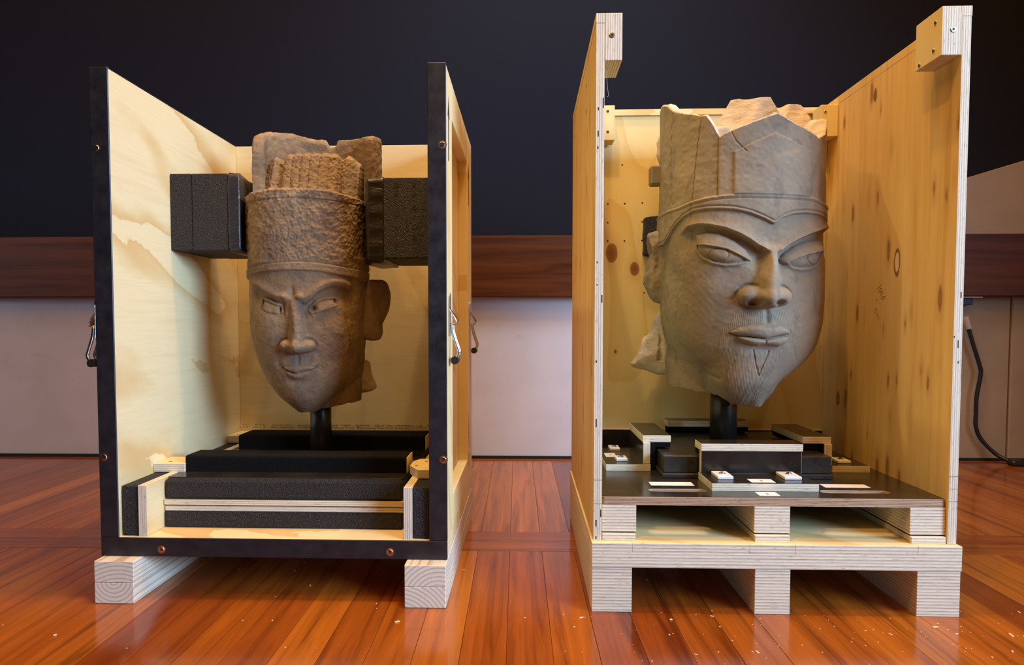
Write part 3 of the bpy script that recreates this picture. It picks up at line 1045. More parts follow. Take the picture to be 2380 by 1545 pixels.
def plate_with_slots(name, parent, rect, rc, slots, z0, z1, mats):
    cu = bpy.data.curves.new(name, 'CURVE')
    cu.dimensions = '2D'
    cu.fill_mode = 'BOTH'
    cu.extrude = (z1 - z0) / 2
    x0, x1, y0, y1 = rect

    def add(pts):
        sp = cu.splines.new('POLY')
        sp.points.add(len(pts) - 1)
        for p, q in zip(sp.points, pts):
            p.co = (q[0], q[1], 0, 1)
        sp.use_cyclic_u = True
    o_ = []
    for cx, cy, a0 in ((x1 - rc, y1 - rc, 0), (x0 + rc, y1 - rc, 90), (x0 + rc, y0 + rc, 180), (x1 - rc, y0 + rc, 270)):
        for k in range(7):
            a = R(a0 + 15 * k)
            o_.append((cx + rc * math.cos(a), cy + rc * math.sin(a)))
    add(o_)
    for (sx0, sx1, sy0, sy1) in slots:
        r = (sy1 - sy0) / 2
        q = []
        for cx, a0 in ((sx1 - r, -90), (sx0 + r, 90)):
            for k in range(13):
                a = R(a0 + 15 * k)
                q.append((cx + r * math.cos(a), (sy0 + sy1) / 2 + r * math.sin(a)))
        add(q)
    t = bpy.data.objects.new('tmp', cu)
    COL.objects.link(t)
    dg = bpy.context.evaluated_depsgraph_get()
    me = bpy.data.meshes.new_from_object(t.evaluated_get(dg))
    bpy.data.objects.remove(t)
    bpy.data.curves.remove(cu)
    me.materials.clear()
    me.transform(Matrix.Translation((0, 0, (z0 + z1) / 2)))
    ob = link(name, me, mats, parent)
    for p in me.polygons:
        p.material_index = 0 if abs(p.normal.z) > .8 else 1
    return ob


SLOTS = [(.130, .255, .064, .092), (.499, .646, .063, .091)]
pl = plate_with_slots('deck_plate', PL, (.0222, .7300, .019, .612), .008, SLOTS, .2212, .2390, [FILM, FEDGE])
for i, (a, b_) in enumerate(((.0222, .094), (.339, .413), (.658, .7302))):
    box('runner', PL, (a, b_, .019, .612, .1642, .2210), M('ply_edge', 'z', 0.0064, 0, 15.0 + i), 0.0008)
    box('runner_felt', PL, (a + .002, b_ - .002, .022, .612, .1616, .1641), VEL, 0)
    box('spacer', PL, (a, b_ - .002, .012, .612, .1474, .1615), M('ply_edge', 'z', 0.0064, 0, 25.0 + i), 0.0008)
PAP = M('paper', 0)
PAPD = M('paper', 1)
box('paper_strip', pl, (.1435, .240, .121, .155, .2391, .2394), PAPD, 0)
box('paper_strip', pl, (.526, .625, .115, .147, .2391, .2394), PAPD, 0)
lb = box('paper_label', pl, (.3555, .399, .036, .068, .2391, .2394), PAP, 0)
text_mesh('letter', lb, 'a', .018, INK, Matrix.Translation((.377, .047, .2395)), 'CENTER')

NYL = M('plain', 'white_nylon', (0.86, 0.84, 0.80), 0.35)


def bracket(label, base_b, up_b, cap_b, felt_b, thin_up, clamps, lab):
    t = thing('clamp_bracket', label, 'bracket', O2, Y2, 'clamp brackets around the mount base')
    e = M('ply_edge', 'z', 0.0042, 0, 4.0)
    if base_b:
        bo = box('base_board', t, base_b, [FILM, e], 0.0005, thin='z')
    u = box('upright', t, up_b, [FILM, M('ply_edge', thin_up, 0.0042, 0, 4.0)], 0.0005, thin=thin_up)
    box('cap_board', t, cap_b, [FILM, e], 0.0005, thin='z')
    for f in felt_b:
        box('felt_pad', t, f, VEL, 0.0005)
    for (x0, x1, y0, y1) in clamps:
        z = base_b[5]
        c = box('nylon_block', t, (x0, x1, y0, y1, z + .0001, z + .0072), NYL, 0.0012)
        xm, ym = (x0 + x1) / 2, (y0 + y1) / 2
        bm = bmesh.new()
        bm_lathe(bm, [(.0075, 0), (.0075, .0012), (.005, .0013), (.0045, .0038), (.002, .0042)], (xm, ym, z + .0072), (0, 0, 1), 20)
        bm_done(bm, 'washer_screw', [STEEL], c)
    if lab:
        l_ = box('paper_label', t, (*lab, base_b[5] + .0001, base_b[5] + .0004), PAP, 0)
        text_mesh('letter', l_, 'a', .018, INK, Matrix.Translation(((lab[0] + lab[1]) / 2, (lab[2] + lab[3]) / 2 - .005, base_b[5] + .0005)), 'CENTER')
    return t


PZ = .2391
bracket('front clamp bracket on the black platform, nearest the camera, with two white blocks', (.266, .495, .075, .1935, PZ, .2555), (.268, .497, .1758, .1935, .2556, .308),
        (.267, .499, .173, .234, .3081, .325), [(.268, .499, .196, .233, .2950, .3080)], 'y', [(.289, .324, .114, .170), (.436, .474, .114, .170)], (.355, .407, .087, .120))
bracket('clamp bracket on the black platform beside the left wall of the tall crate', (.060, .1695, .273, .500, PZ, .2555), (.1525, .1695, .281, .500, .2556, .308),
        (.1525, .2215, .289, .507, .3081, .325), [(.1705, .1825, .281, .500, PZ, .3080), (.184, .221, .292, .503, .2950, .3080)], 'x', [(.090, .119, .309, .352), (.092, .120, .455, .505)], (.071, .099, .365, .420))
bracket('clamp bracket on the black platform beside the knotty right wall', (.610, .700, .272, .500, PZ, .2555), (.5905, .6095, .275, .500, .2556, .308),
        (.541, .6095, .281, .500, .3081, .325), [(.543, .578, .284, .497, .2950, .3080)], 'x', [(.636, .668, .300, .345)], (.622, .660, .365, .425))
bracket('rear clamp bracket behind the black post, mostly hidden', (.266, .495, .594, .608, PZ, .2555), (.268, .495, .592, .608, .2556, .308),
        (.267, .496, .550, .611, .3081, .325), [(.268, .495, .552, .590, .2950, .3080)], 'y', [], None)

P2 = thing('display_mount', 'black metal post on a stepped square base, carrying the bearded grey head', 'mount', O2, Y2)
box('base_plate', P2, (.1835, .5785, .1950, .5895, PZ, .2500), MET, 0.0015)
box('base_block', P2, (.1875, .5780, .2060, .5850, .2501, .2905), MET, 0.0015)
bm = bmesh.new()
bm_lathe(bm, [(.0342, .2906), (.0342, .470)], (.380, .395, 0), (0, 0, 1), 48)
bm_done(bm, 'post', [MET], P2, smooth=True)

FP = thing('foam_pad', 'dark foam pad between the bearded head and the back of the tall crate', 'foam pad', O2, Y2)
bumpy_prism('pad', FP, [(.203, .585), (.50, .585), (.50, .618), (.203, .618)], .798, .912, FOAM, .0008, 5)

# ------------------------------------------------------------------ cable and power outlet at the wall
CB = thing('power_cable', 'black power cable with pale plug hanging down the wall beside the tall crate', 'cable', (0, 3.06, 0), WY)
pts = [(2.029, .585), (2.051, .514), (2.082, .421), (2.087, .383), (2.073, .289), (2.072, .214), (2.073, .157), (2.097, .101), (2.150, .038), (2.185, .012)]
cord = tube('cord', CB, [(a, -.03 if i < 8 else (-.05 if i == 8 else -.10), b_) for i, (a, b_) in enumerate(pts)], .0085, RUBBER, 10, False, 6)
bm = bmesh.new()
bm_cyl(bm, (2.031, -.03, .582), (2.013, -.03, .632), .0115, .014, 14)
bm_done(bm, 'plug', [M('plain', 'clear_plug', (0.55, 0.50, 0.42), 0.3)], CB)
box('cord_joint', CB, (2.165, 2.225, -.135, -.085, .0, .026), RUBBER, 0.008)
tube('cord', CB, [(2.20, -.11, .012), (2.25, -.14, .010), (2.34, -.17, .009), (2.55, -.16, .009)], .0075, RUBBER)
tube('cord', CB, [(2.20, -.10, .016), (2.26, -.11, .018), (2.33, -.13, .012), (2.55, -.10, .009)], .0055, RUBBER)
OU = thing('power_outlet', 'small black outlet under a pale ledge below the brown beam at the far right', 'outlet', (0, 3.06, 0), WY)
box('socket_body', OU, (1.985, 2.042, -.035, -.0005, .684, .7145), RUBBER, 0.002)
box('ledge', OU, (1.96, 2.074, -.050, -.0005, .7147, .7215), M('plain', 'pale_ledge', (0.62, 0.52, 0.42), 0.6), 0.001)

# sawdust specks on the floor
rg = np.random.RandomState(3)
bm = bmesh.new()
for i in range(230):
    if i < 150:
        x, y = rg.uniform(0.1, 1.25), rg.uniform(1.10, 1.42)
    else:
        x, y = rg.uniform(-1.2, 1.2), rg.uniform(1.1, 1.9)
    s = abs(rg.normal(.0005, .0004)) + .0003
    a = rg.uniform(0, 3.14)
    L = s * rg.choice([1, 1, 1.4, 3])
    r_ = bmesh.ops.create_cube(bm, size=1.0, matrix=Matrix.Translation((x, y, s * .3)) @ Matrix.Rotation(a, 4, 'Z') @ Matrix.Diagonal((L * 2, s * 2, s * .6, 1)))
sd = bm_done(bm, 'sawdust', [M('plain', 'sawdust', (0.72, 0.58, 0.40), 0.8)])
tag(sd, 'pale sawdust specks scattered on the red floor in front of the crates', 'sawdust', kind='stuff')
for (x, y, a, l, lb) in ((.86, 1.335, .1, .012, 'pale wood splinter on the floor in front of the pallet, right of its middle leg'),
                         (-.862, 1.30, 1.2, .006, 'tiny wood splinter on the floor in front of the left timber bearer'),
                         (.985, 1.30, 1.4, .014, 'wood splinter on the floor by the right end of the pallet'),
                         (-.21, 1.36, .6, .011, 'wood splinter on the floor before the right bearer of the black edged crate'),
                         (.345, 1.37, .3, .006, 'tiny wood splinter on the floor between the left and middle pallet legs')):
    c = box('wood_chip', None, (-l / 2, l / 2, -.0022, .0022, .0002, .0022), M('plain', 'wood_chip', (0.74, 0.55, 0.30), 0.7), 0.0006)
    c.location = (x, y, 0)
    c.rotation_euler = (0, 0, a)
    tag(c, lb, 'wood chip', 'wood chips on the floor')

# ------------------------------------------------------------------ carved heads: numpy sculpting on a polar grid


def sstep(a, b, x):
    t = np.clip((x - a) / (b - a), 0, 1)
    return t * t * (3 - 2 * t)


def gs(x, w):
    return np.exp(-(x / w) ** 2)


def dome(sd, w):
    t = np.clip(-sd / w, 0, 1)
    return np.sqrt(np.clip(1 - (1 - t) ** 2, 0, 1))


def smax(a, b, k):
    h = np.clip(0.5 + 0.5 * (a - b) / k, 0, 1)
    return b * (1 - h) + a * h + k * h * (1 - h)


def pn(a, b, p=3.2):
    return (np.maximum(a, 0) ** p + np.maximum(b, 0) ** p) ** (1 / p)


def pl_dist(S, Z, pts, closed=False):
    pts = np.asarray(pts, float)
    n = len(pts)
    d = np.full(S.shape, 1e9)
    for i in range(n if closed else n - 1):
        a, b = pts[i], pts[(i + 1) % n]
        e = b - a
        L = e @ e + 1e-12
        t = np.clip(((S - a[0]) * e[0] + (Z - a[1]) * e[1]) / L, 0, 1)
        d = np.minimum(d, (S - a[0] - t * e[0]) ** 2 + (Z - a[1] - t * e[1]) ** 2)
    return np.sqrt(d)


def pg_sdf(S, Z, pts):
    pts = np.asarray(pts, float)
    n = len(pts)
    ins = np.zeros(S.shape, bool)
    j = n - 1
    for i in range(n):
        xi, zi = pts[i]
        xj, zj = pts[j]
        c = ((zi > Z) != (zj > Z)) & (S < (xj - xi) * (Z - zi) / (zj - zi + 1e-12) + xi)
        ins ^= c
        j = i
    d = pl_dist(S, Z, pts, True)
    return np.where(ins, -d, d)


def vnoise(P, scale, seed=0):
    """value noise on (N,3) points, range -1..1"""
    a = 0.7 + seed * 1.37 + scale * .013
    ca, sa, cb, sb = math.cos(a), math.sin(a), math.cos(a * 1.7), math.sin(a * 1.7)
    M_ = np.array([[ca, -sa, 0], [sa, ca, 0], [0, 0, 1]]) @ np.array([[cb, 0, sb], [0, 1, 0], [-sb, 0, cb]])
    Q = (P @ M_.T) * scale + seed * 17.31
    I = np.floor(Q).astype(np.int64)
    F = Q - I
    F = F * F * (3 - 2 * F)
    out = 0.0
    for dx in (0, 1):
        for dy in (0, 1):
            for dz in (0, 1):
                h = ((I[..., 0] + dx) * 374761393 + (I[..., 1] + dy) * 668265263 + (I[..., 2] + dz) * 2147483647 + seed * 1013904223) & 0x7fffffff
                h = ((h ^ (h >> 13)) * 1274126177) & 0x7fffffff
                v = ((h ^ (h >> 16)) & 0xffff) / 32767.5 - 1
                w = (F[..., 0] if dx else 1 - F[..., 0]) * (F[..., 1] if dy else 1 - F[..., 1]) * (F[..., 2] if dz else 1 - F[..., 2])
                out = out + v * w
    return out


def circ_polar(ph, cx, cy, r):
    """radius along direction phi of an offset circle (0 where missed); y is depth"""
    dx, dy = np.sin(ph), -np.cos(ph)
    b = cx * dx + cy * dy
    D = b * b - (cx * cx + cy * cy) + r * r
    return np.where(D > 0, b + np.sqrt(np.maximum(D, 0)), 0.0)


def superell(ph, a, bf, bb, n):
    s, c = np.abs(np.sin(ph)), np.cos(ph)
    b = np.where(c > 0, bf, bb)
    return ((s / a) ** n + (np.abs(c) / b) ** n) ** (-1.0 / n)


H2Z = [.38, .40, .43, .45, .47, .49, .51, .55, .60, .66, .75, .83, .90, 1.20]
H2A = [.03, .035, .045, .065, .098, .130, .157, .187, .1995, .202, .202, .198, .196, .196]
H2F = [.13, .14, .155, .165, .174, .181, .186, .191, .196, .198, .196, .198, .198, .200]
H2B = [.05, .05, .06, .07, .08, .09, .10, .12, .14, .16, .18, .195, .195, .195]
H1Z = [.35, .37, .385, .41, .45, .49, .53, .58, .65, .72, .80, .95, 1.2]
H1A = [.012, .022, .040, .074, .104, .124, .138, .1485, .1505, .150, .1505, .1545, .1545]
H1F = [.05, .085, .108, .128, .141, .147, .150, .152, .151, .1515, .1515, .1545, .1545]
H1B = [.03, .04, .05, .07, .10, .12, .135, .145, .148, .150, .150, .1545, .1545]


def smi(z, zs, vs, sig=.011):
    """smoothed table look-up"""
    g = np.linspace(.30, 1.25, 800)
    f = np.interp(g, zs, vs)
    k = np.exp(-.5 * (np.arange(-40, 41) * (g[1] - g[0]) / sig) ** 2)
    k /= k.sum()
    f = np.convolve(np.pad(f, 40, mode='edge'), k, mode='valid')
    return np.interp(z, g, f)


def base2(ph, z):
    a, f, b = smi(z, H2Z, H2A), smi(z, H2Z, H2F), smi(z, H2Z, H2B)
    r = superell(ph, a, f, b, 2.15)
    bc = smi(z, [.39, .41, .43, .46, .50, .55, .60], [-.074, -.080, -.086, -.092, -.095, -.095, -.08])
    br = smi(z, [.39, .41, .43, .46, .50, .55, .60], [.040, .060, .074, .086, .092, .090, .07])
    r = smax(r, circ_polar(ph, -.022, bc, br), .012)
    nk = smi(z, [.40, .44, .52, .60, .66], [.128, .134, .142, .13, .08])
    r = smax(r, circ_polar(ph, -.036, .030, nk), .010)
    return r


def base1(ph, z):
    a, f, b = smi(z, H1Z, H1A), smi(z, H1Z, H1F), smi(z, H1Z, H1B)
    r = superell(ph, a, f, b, 2.1)
    nk = smi(z, [.36, .40, .48, .58, .64], [.088, .094, .102, .108, .08])
    r = smax(r, circ_polar(ph, .034, .045, nk), .012)
    return r


def n1(x, seed=0):
    P = np.stack([np.asarray(x, float), 0 * x + .37, 0 * x + seed * 3.7], -1)
    return vnoise(P, 1.0, seed)


def ip(ph, tab):
    t = np.asarray(tab, float)
    return np.interp(ph, t[:, 0], t[:, 1])


def sp(tab, r0):
    """(phi deg, z) -> (arc, z)"""
    t = np.asarray(tab, float)
    return np.stack([np.radians(t[:, 0]) * r0, t[:, 1]], 1)


def phi_grid(d0, d1, fine, coarse):
    a = np.arange(-180, d0, coarse)
    b = np.arange(d0, d1, fine)
    c = np.arange(d1, 180, coarse)
    return np.radians(np.concatenate([a, b, c]))


def make_mesh(name, V, Q, mats, parent, midx=None, smooth=True):
    """V (n,3), Q (m,4) quads (or tris with last = -1 not allowed); drops unused verts"""
    u, inv = np.unique(Q.ravel(), return_inverse=True)
    V = V[u]
    Q = inv.reshape(Q.shape)
    me = bpy.data.meshes.new(name)
    me.vertices.add(len(V))
    me.vertices.foreach_set('co', V.astype(np.float32).ravel())
    me.loops.add(Q.size)
    me.loops.foreach_set('vertex_index', Q.astype(np.int32).ravel())
    me.polygons.add(len(Q))
    me.polygons.foreach_set('loop_start', (np.arange(len(Q)) * 4).astype(np.int32))
    me.polygons.foreach_set('loop_total', np.full(len(Q), 4, np.int32))
    me.polygons.foreach_set('use_smooth', np.full(len(Q), smooth))
    me.update(calc_edges=True)
    me.validate()
    o = link(name, me, mats, parent)
    if midx is not None and len(midx) == len(me.polygons):
        me.polygons.foreach_set('material_index', midx.astype(np.int32))
    return o


def grid_quads(nr, nc):
    i, j = np.meshgrid(np.arange(nr - 1), np.arange(nc), indexing='ij')
    a = i * nc + j
    b = i * nc + (j + 1) % nc
    c = (i + 1) * nc + (j + 1) % nc
    d = (i + 1) * nc + j
    return np.stack([a, b, c, d], -1).reshape(-1, 4)


def inflate(name, parent, outline, y0, front, back, mats, noise=(0, 1), rings=16, seed=1, sculpt=None, tilt=(0.0, 0.0), sub=4):
    """closed lump whose outline (x, z) is star shaped; front / back depths, tilt = dy per dx, dz"""
    o = np.asarray(outline, float)
    n0 = len(o)
    k = np.arange(n0 * sub) / sub
    i0 = np.floor(k).astype(int)
    f = (k - i0)[:, None]
    pm, pa, pb, pc = o[(i0 - 1) % n0], o[i0 % n0], o[(i0 + 1) % n0], o[(i0 + 2) % n0]
    o = 0.5 * (2 * pa + (pb - pm) * f + (2 * pm - 5 * pa + 4 * pb - pc) * f ** 2 + (3 * pa - pm - 3 * pb + pc) * f ** 3)
    c = o.mean(0)
    n = len(o)
    rows = []
    ts = np.linspace(0.02, 1, rings)
    for t in ts:                       # front, centre outwards
        h = math.sqrt(max(0, 1 - t ** 3.0))
        P = c + t * (o - c)
        rows.append(np.stack([P[:, 0], np.full(n, y0 - front * h), P[:, 1]], 1))
    for t in ts[::-1][1:]:
        h = math.sqrt(max(0, 1 - t ** 3.0))
        P = c + t * (o - c)
        rows.append(np.stack([P[:, 0], np.full(n, y0 + back * h), P[:, 1]], 1))
    V = np.concatenate(rows)
    V[:, 1] += (V[:, 0] - c[0]) * tilt[0] + (V[:, 2] - c[1]) * tilt[1]
    if sculpt is not None:
        fr = np.arange(len(V)) < rings * n
        V[:, 1] += np.where(fr, sculpt(V[:, 0], V[:, 2]), 0)
    if noise[0]:
        for ax in range(3):
            V[:, ax] += noise[0] * vnoise(V, noise[1], seed + ax) + noise[0] * .45 * vnoise(V, noise[1] * 2.6, seed + 5 + ax)
    return make_mesh(name, V, grid_quads(len(rows), n), mats, parent)


def rock(name, parent, c, size, planes, mats, noise=.004, seed=2, sub=5):
    """faceted broken lump: unit ball scaled, clipped by planes (n, d in scaled units), roughened"""
    bm = bmesh.new()
    bmesh.ops.create_icosphere(bm, subdivisions=sub, radius=1.0)
    V = np.array([v.co[:] for v in bm.verts])
    V = np.sign(V) * np.abs(V) ** .6
    V /= np.maximum(1e-9, (np.abs(V) ** 4).sum(1, keepdims=True) ** .25)
    for n_, d_ in planes:
        n_ = np.asarray(n_, float)
        n_ /= np.linalg.norm(n_)
        k = V @ n_ - d_
        V -= np.clip(k, 0, None)[:, None] * n_
    V = V * np.asarray(size) + np.asarray(c)
    for ax in range(3):
        V[:, ax] += noise * vnoise(V, 38, seed + ax) + noise * .45 * vnoise(V, 110, seed + 7 + ax)
    for v, p in zip(bm.verts, V):
        v.co = p
    return bm_done(bm, name, mats, parent, smooth=True)


ST1 = M('stone', 0)
ST2 = M('stone', 1)
BRK = M('broken_stone')

# ================================================================== bearded grey head (right crate)
HD2 = thing('stone_head', 'large grey carved stone head with beard and tall broken cap, in the right crate', 'sculpture', O2, Y2)


def head2():
    r0 = .198
    ph = phi_grid(-86, 62, .28, 1.6)
    pd = np.degrees(ph)
    nc = len(ph)
    zbot = ip(pd, [(-180, .450), (-110, .444), (-70, .436), (-45, .430), (-34, .425), (-24, .410), (-8, .4045), (20, .4075), (40, .415), (70, .43), (180, .45)])
    zbot = zbot + .004 * n1(pd * .08, 1) + .0018 * n1(pd * .35, 2)
    ztop = ip(pd, [(-180, 1.10), (-140, 1.12), (-112, 1.148), (-98, 1.160), (-90.3, 1.1602), (-79.4, 1.145), (-69.8, 1.1241), (-59.6, 1.1076), (-50.5, 1.0963), (-41.2, 1.088), (-38.3, 1.0722), (-31.9, 1.0331),
                   (-28.5, 1.040), (-24.9, 1.0447), (-12.2, 1.0605), (3.3, 1.08), (15.7, 1.0579), (36.9, 1.0339), (52, 1.055), (64, 1.10), (90, 1.12), (140, 1.10), (180, 1.10)])
    ztop = ztop + .0030 * n1(pd * .16, 3) * (np.abs(pd + 60) < 28) + .0010 * n1(pd * .7, 4)
    rows = []
    for t in np.linspace(0, 1, 80)[:-1]:
        rows.append(zbot + (.52 - zbot) * t)
    for z in np.arange(.52, .96, .00135):
        rows.append(np.full(nc, z))
    for t in np.linspace(0, 1, 60):
        rows.append(.96 + (ztop - .96) * t)
    Z = np.array(rows)
    PH = np.broadcast_to(ph, Z.shape)
    PD = np.degrees(PH)
    S = PH * r0
    Rb = base2(PH, Z)
    D = np.zeros(Z.shape)
    # --- cap step, headband, plate
    low = [(-180, .80), (-95, .80), (-80, .802), (-72.6, .8189), (-65.9, .8401), (-58.0, .8576), (-49.8, .8681), (-40.5, .8699), (-30.8, .8678), (-21.6, .8634), (-12.4, .8544), (-4.1, .8418), (2.0, .8307), (3.2, .8307), (8.4, .8443), (15.5, .8528), (25.9, .8569), (38.3, .8572), (51.1, .854), (70, .845), (180, .80)]
    top = [(-180, .88), (-96.4, .880), (-76.1, .8833), (-61.8, .8847), (-50.2, .893), (-39.8, .8973), (-30.5, .8992), (-18.7, .8988), (-6.9, .8965), (5.7, .8951), (19.6, .8945), (32.7, .8942), (42.6, .8892), (60, .885), (180, .88)]
    zl, zt = ip(PD, low), ip(PD, top)
    cap = sstep(-.0012, .0022, Z - zl)
    D += .0072 * cap
    D -= .0030 * gs(Z - zl - .0080, .0018) * cap
    hat = sstep(-.0005, .0022, Z - zt)
    D -= .0042 * hat
    D += .0016 * gs(Z - zt + .0025, .0020)
    D -= .0020 * gs(Z - zt + .0085, .0014)
    pent = sp([(-22.3, .88), (-22.7, .9966), (1.9, 1.0351), (27.2, .9979), (28.6, .88)], r0)
    D += .0042 * sstep(.0012, -.0012, pg_sdf(S, Z, pent)) * hat
    D += .0034 * sstep(-33.4, -32.4, PD) * sstep(41, 39, PD) * hat
    D -= .0040 * gs(pl_dist(S, Z, sp([(-32.3, 1.06), (-32.6, 1.0324), (-32.8, .9627), (-32.9, .8986)], r0)), .0017)
    cr = pl_dist(S + .0008 * np.sin(Z * 210) + .0005 * np.sin(Z * 533), Z, sp([(-44.0, 1.11), (-44.4, 1.0923), (-47.0, 1.0304), (-49.3, .9614), (-51.0, .8913), (-52.4, .8408)], r0))
    D -= .0026 * gs(cr, .0011)
    cr = pl_dist(S + .0015 * np.sin(Z * 210), Z, sp([(-72, 1.12), (-73, 1.0), (-72, .90)], r0))
    D -= .003 * gs(cr, .0016)
    cr = pl_dist(S, Z, sp([(-26, 1.05), (-22, 1.020), (-15.5, .995)], r0))
    D -= .0024 * gs(cr, .0010)
    # --- brows
    browL = [(-66, .812), (-59.9, .8239), (-53.4, .8357), (-44.8, .8386), (-37.0, .834), (-28.0, .8253), (-19.1, .811), (-12.9, .7976), (-7.4, .7831), (-2.2, .7722)]
    browR = [(4.5, .768), (7.7, .7714), (13.6, .7865), (21.1, .8002), (31.2, .8135), (45.7, .8276), (60.3, .8363), (70, .83)]
    face = 1 - cap
    for tab, f0, f1 in ((browL, sstep(-64, -50, PD), sstep(1.0, -4.0, PD)), (browR, sstep(3.5, 8.0, PD), sstep(72, 60, PD))):
        zb = ip(PD, tab)
        fd = f0 * f1
        dz = Z - zb
        st = sstep(-.0075, .0008, dz)
        D += fd * .0105 * st * np.exp(-np.clip(dz, 0, None) / .017) * face
        D -= fd * .0125 * (1 - st) * sstep(-.075, -.022, dz)
        hm = fd * sstep(.000, .002, dz) * sstep(.0165, .012, dz) * face
        sg = -1 if tab is browL else 1
        D += .0007 * hm * np.sin(2 * np.pi * (S * .8 + sg * dz * .75) / .0040)
    # --- eyes
    for crease, upper, lower, ridge, iris in (
        ([(-49.8, .8149), (-40.7, .819), (-32.4, .8133), (-22.5, .7955), (-14.6, .7727), (-11.1, .7508), (-11.7, .7459)],
         [(-48.6, .7899), (-40.6, .7867), (-33.1, .781), (-26.0, .7739), (-19.8, .7615), (-15.3, .752), (-12.5, .7469)],
         [(-16.2, .7465), (-20.7, .7425), (-27.6, .7412), (-34.8, .7474), (-41.3, .7586), (-46.3, .7744)],
         [(-47.6, .7784), (-42.5, .7568), (-35.5, .7438), (-27.7, .7372), (-20.1, .7385), (-14.4, .745)],
         (-31.7, .7628, .0215, .0152)),
        ([(51.0, .7779), (47.0, .8033), (29.2, .7946), (19.6, .7822), (11.9, .7648), (8.6, .7508), (9.9, .7419)],
         [(47.2, .7757), (35.9, .7689), (26.3, .7613), (19.2, .7525), (13.5, .7421)],
         [(17.3, .7344), (22.8, .7309), (30.4, .7338), (36.1, .7397), (41.6, .753)],
         [(13.0, .7391), (17.3, .7305), (22.8, .727), (30.6, .7298), (38.2, .7381), (44.2, .7556)],
         (33.5, .7544, .0215, .0150))):
        U = sp(crease + lower, r0)
        sdU = pg_sdf(S, Z, U)
        D += .0165 * dome(sdU, .026)
        sdE = pg_sdf(S, Z, sp(upper + lower, r0))
        D -= .0052 * sstep(.0004, -.0014, sdE)
        D += .0045 * gs(pl_dist(S, Z, sp(ridge, r0)), .0036)
        D += .0018 * gs(pl_dist(S, Z, sp(upper, r0)) - .0014, .0013) * (sdE > -.0004)
        e = np.hypot((S - math.radians(iris[0]) * r0) / iris[2], (Z - iris[1]) / iris[3])
        ins = sstep(.0005, -.0015, sdE)
        D -= .0019 * gs((e - 1) * .017, .0012) * ins
        D += .0012 * sstep(1.0, .8, e) * ins
    # --- nose
    nz = [.630, .6385, .648, .655, .671, .711, .751, .771, .790]
    sc = np.radians(smi(Z, [.64, .652, .671, .711, .751, .771], [-2.4, -2.1, -1.3, .2, 1.1, 1.6])) * r0
    hh = smi(Z, nz, [0, .030, .048, .050, .047, .033, .020, .013, .0], .004)
    ww = smi(Z, nz, [.030, .030, .030, .030, .029, .0265, .0235, .024, .027])
    t = np.abs(S - sc) / ww
    nose = hh * (1 - sstep(.0, 1.35, t))
    nose = pn(nose, .0440 * np.clip(1 - ((S - math.radians(-2.0) * r0) / .026) ** 2 - ((Z - .6615) / .0255) ** 2, 0, 1) ** .6, 5)
    for (p0, z0, rx, rz, h0) in ((-12.2, .6655, .0275, .0245, .0265), (8.2, .6640, .0245, .0235, .0265)):
        e2 = ((S - math.radians(p0) * r0) / rx) ** 2 + ((Z - z0) / rz) ** 2
        nose = pn(nose, h0 * np.clip(1 - e2, 0, 1) ** .6, 2.3)
        D -= .0040 * gs(np.sqrt(e2) - 1.10, .13) * sstep(.650, .668, Z) * (np.abs(S - sc) > .022)
    nb = ip(PD, [(-22, .6465), (-18.2, .6445), (-11.1, .640), (-3.0, .6385), (7.7, .643), (13, .648)])
    nose = nose * sstep(-.0035, .0030, Z - nb)
    for (p0, z0) in ((-10.3, .6500), (4.6, .6500)):
        e4 = (((S - math.radians(p0) * r0) / .0125) ** 2 + ((Z - z0) / .0062) ** 2) ** 1.6
        nose = nose - .016 * np.exp(-e4)
    D += nose
    # --- muzzle, lips, moustache, beard
    D += .013 * np.exp(-((S + .012) / .062) ** 2 - ((Z - .588) / .042) ** 2)
    lu = sp([(-23.9, .5819), (-19.0, .5925), (-12.9, .5973), (-7.4, .599), (-2.7, .596), (1.1, .5963), (5.8, .599), (10.9, .5925), (15.4, .584), (13.5, .5763), (8.4, .575), (2.4, .5715), (-1.8, .5671), (-6.1, .5701), (-12.7, .573), (-19.0, .575)], r0)
    ll = sp([(-19.7, .5729), (-12.7, .571), (-6.1, .5681), (-1.8, .5651), (2.5, .5695), (8.4, .573), (14.3, .5743), (14.0, .5639), (12.0, .5539), (7.9, .549), (2.9, .5505), (-2.1, .553), (-6.8, .55), (-12.6, .554), (-17.1, .5629)], r0)
    su, sl_ = pg_sdf(S, Z, lu), pg_sdf(S, Z, ll)
    D += .0095 * dome(su, .0115) + .0015 * sstep(.001, -.001, su)
    D += .0115 * dome(sl_, .0120)
    D -= .0035 * gs(pl_dist(S, Z, sp([(-24.5, .5805), (-19.3, .574), (-12.7, .572), (-6.1, .569), (-1.8, .566), (2.4, .5705), (8.4, .574), (14, .575), (16, .5835)], r0)), .0014)
    D -= .0028 * gs(S - math.radians(-2.0) * r0, .0015) * sstep(.0, -.002, sl_) * sstep(.552, .560, Z)
    D -= .007 * np.exp(-((S + .009) / .036) ** 2 - ((Z - .541) / .0085) ** 2)
    D -= .006 * gs(pl_dist(S, Z, [(math.radians(-24.8) * r0, .5815)]), .008) + .006 * gs(pl_dist(S, Z, [(math.radians(16.3) * r0, .5845)]), .008)
    D -= .0042 * gs(S - math.radians(-1.2) * r0, .006) * sstep(.601, .606, Z) * sstep(.640, .632, Z)
    beard = sp([(-33, .545), (-32.6, .5017), (-30.2, .4603), (-25, .4232), (-14, .395), (40, .39), (31, .4491), (28, .50), (20, .5386), (6.2, .540), (-1.6, .541), (-11.9, .541), (-23.3, .552)], r0)
    sb = pg_sdf(S, Z, beard)
    bm_ = sstep(.0015, -.002, sb)
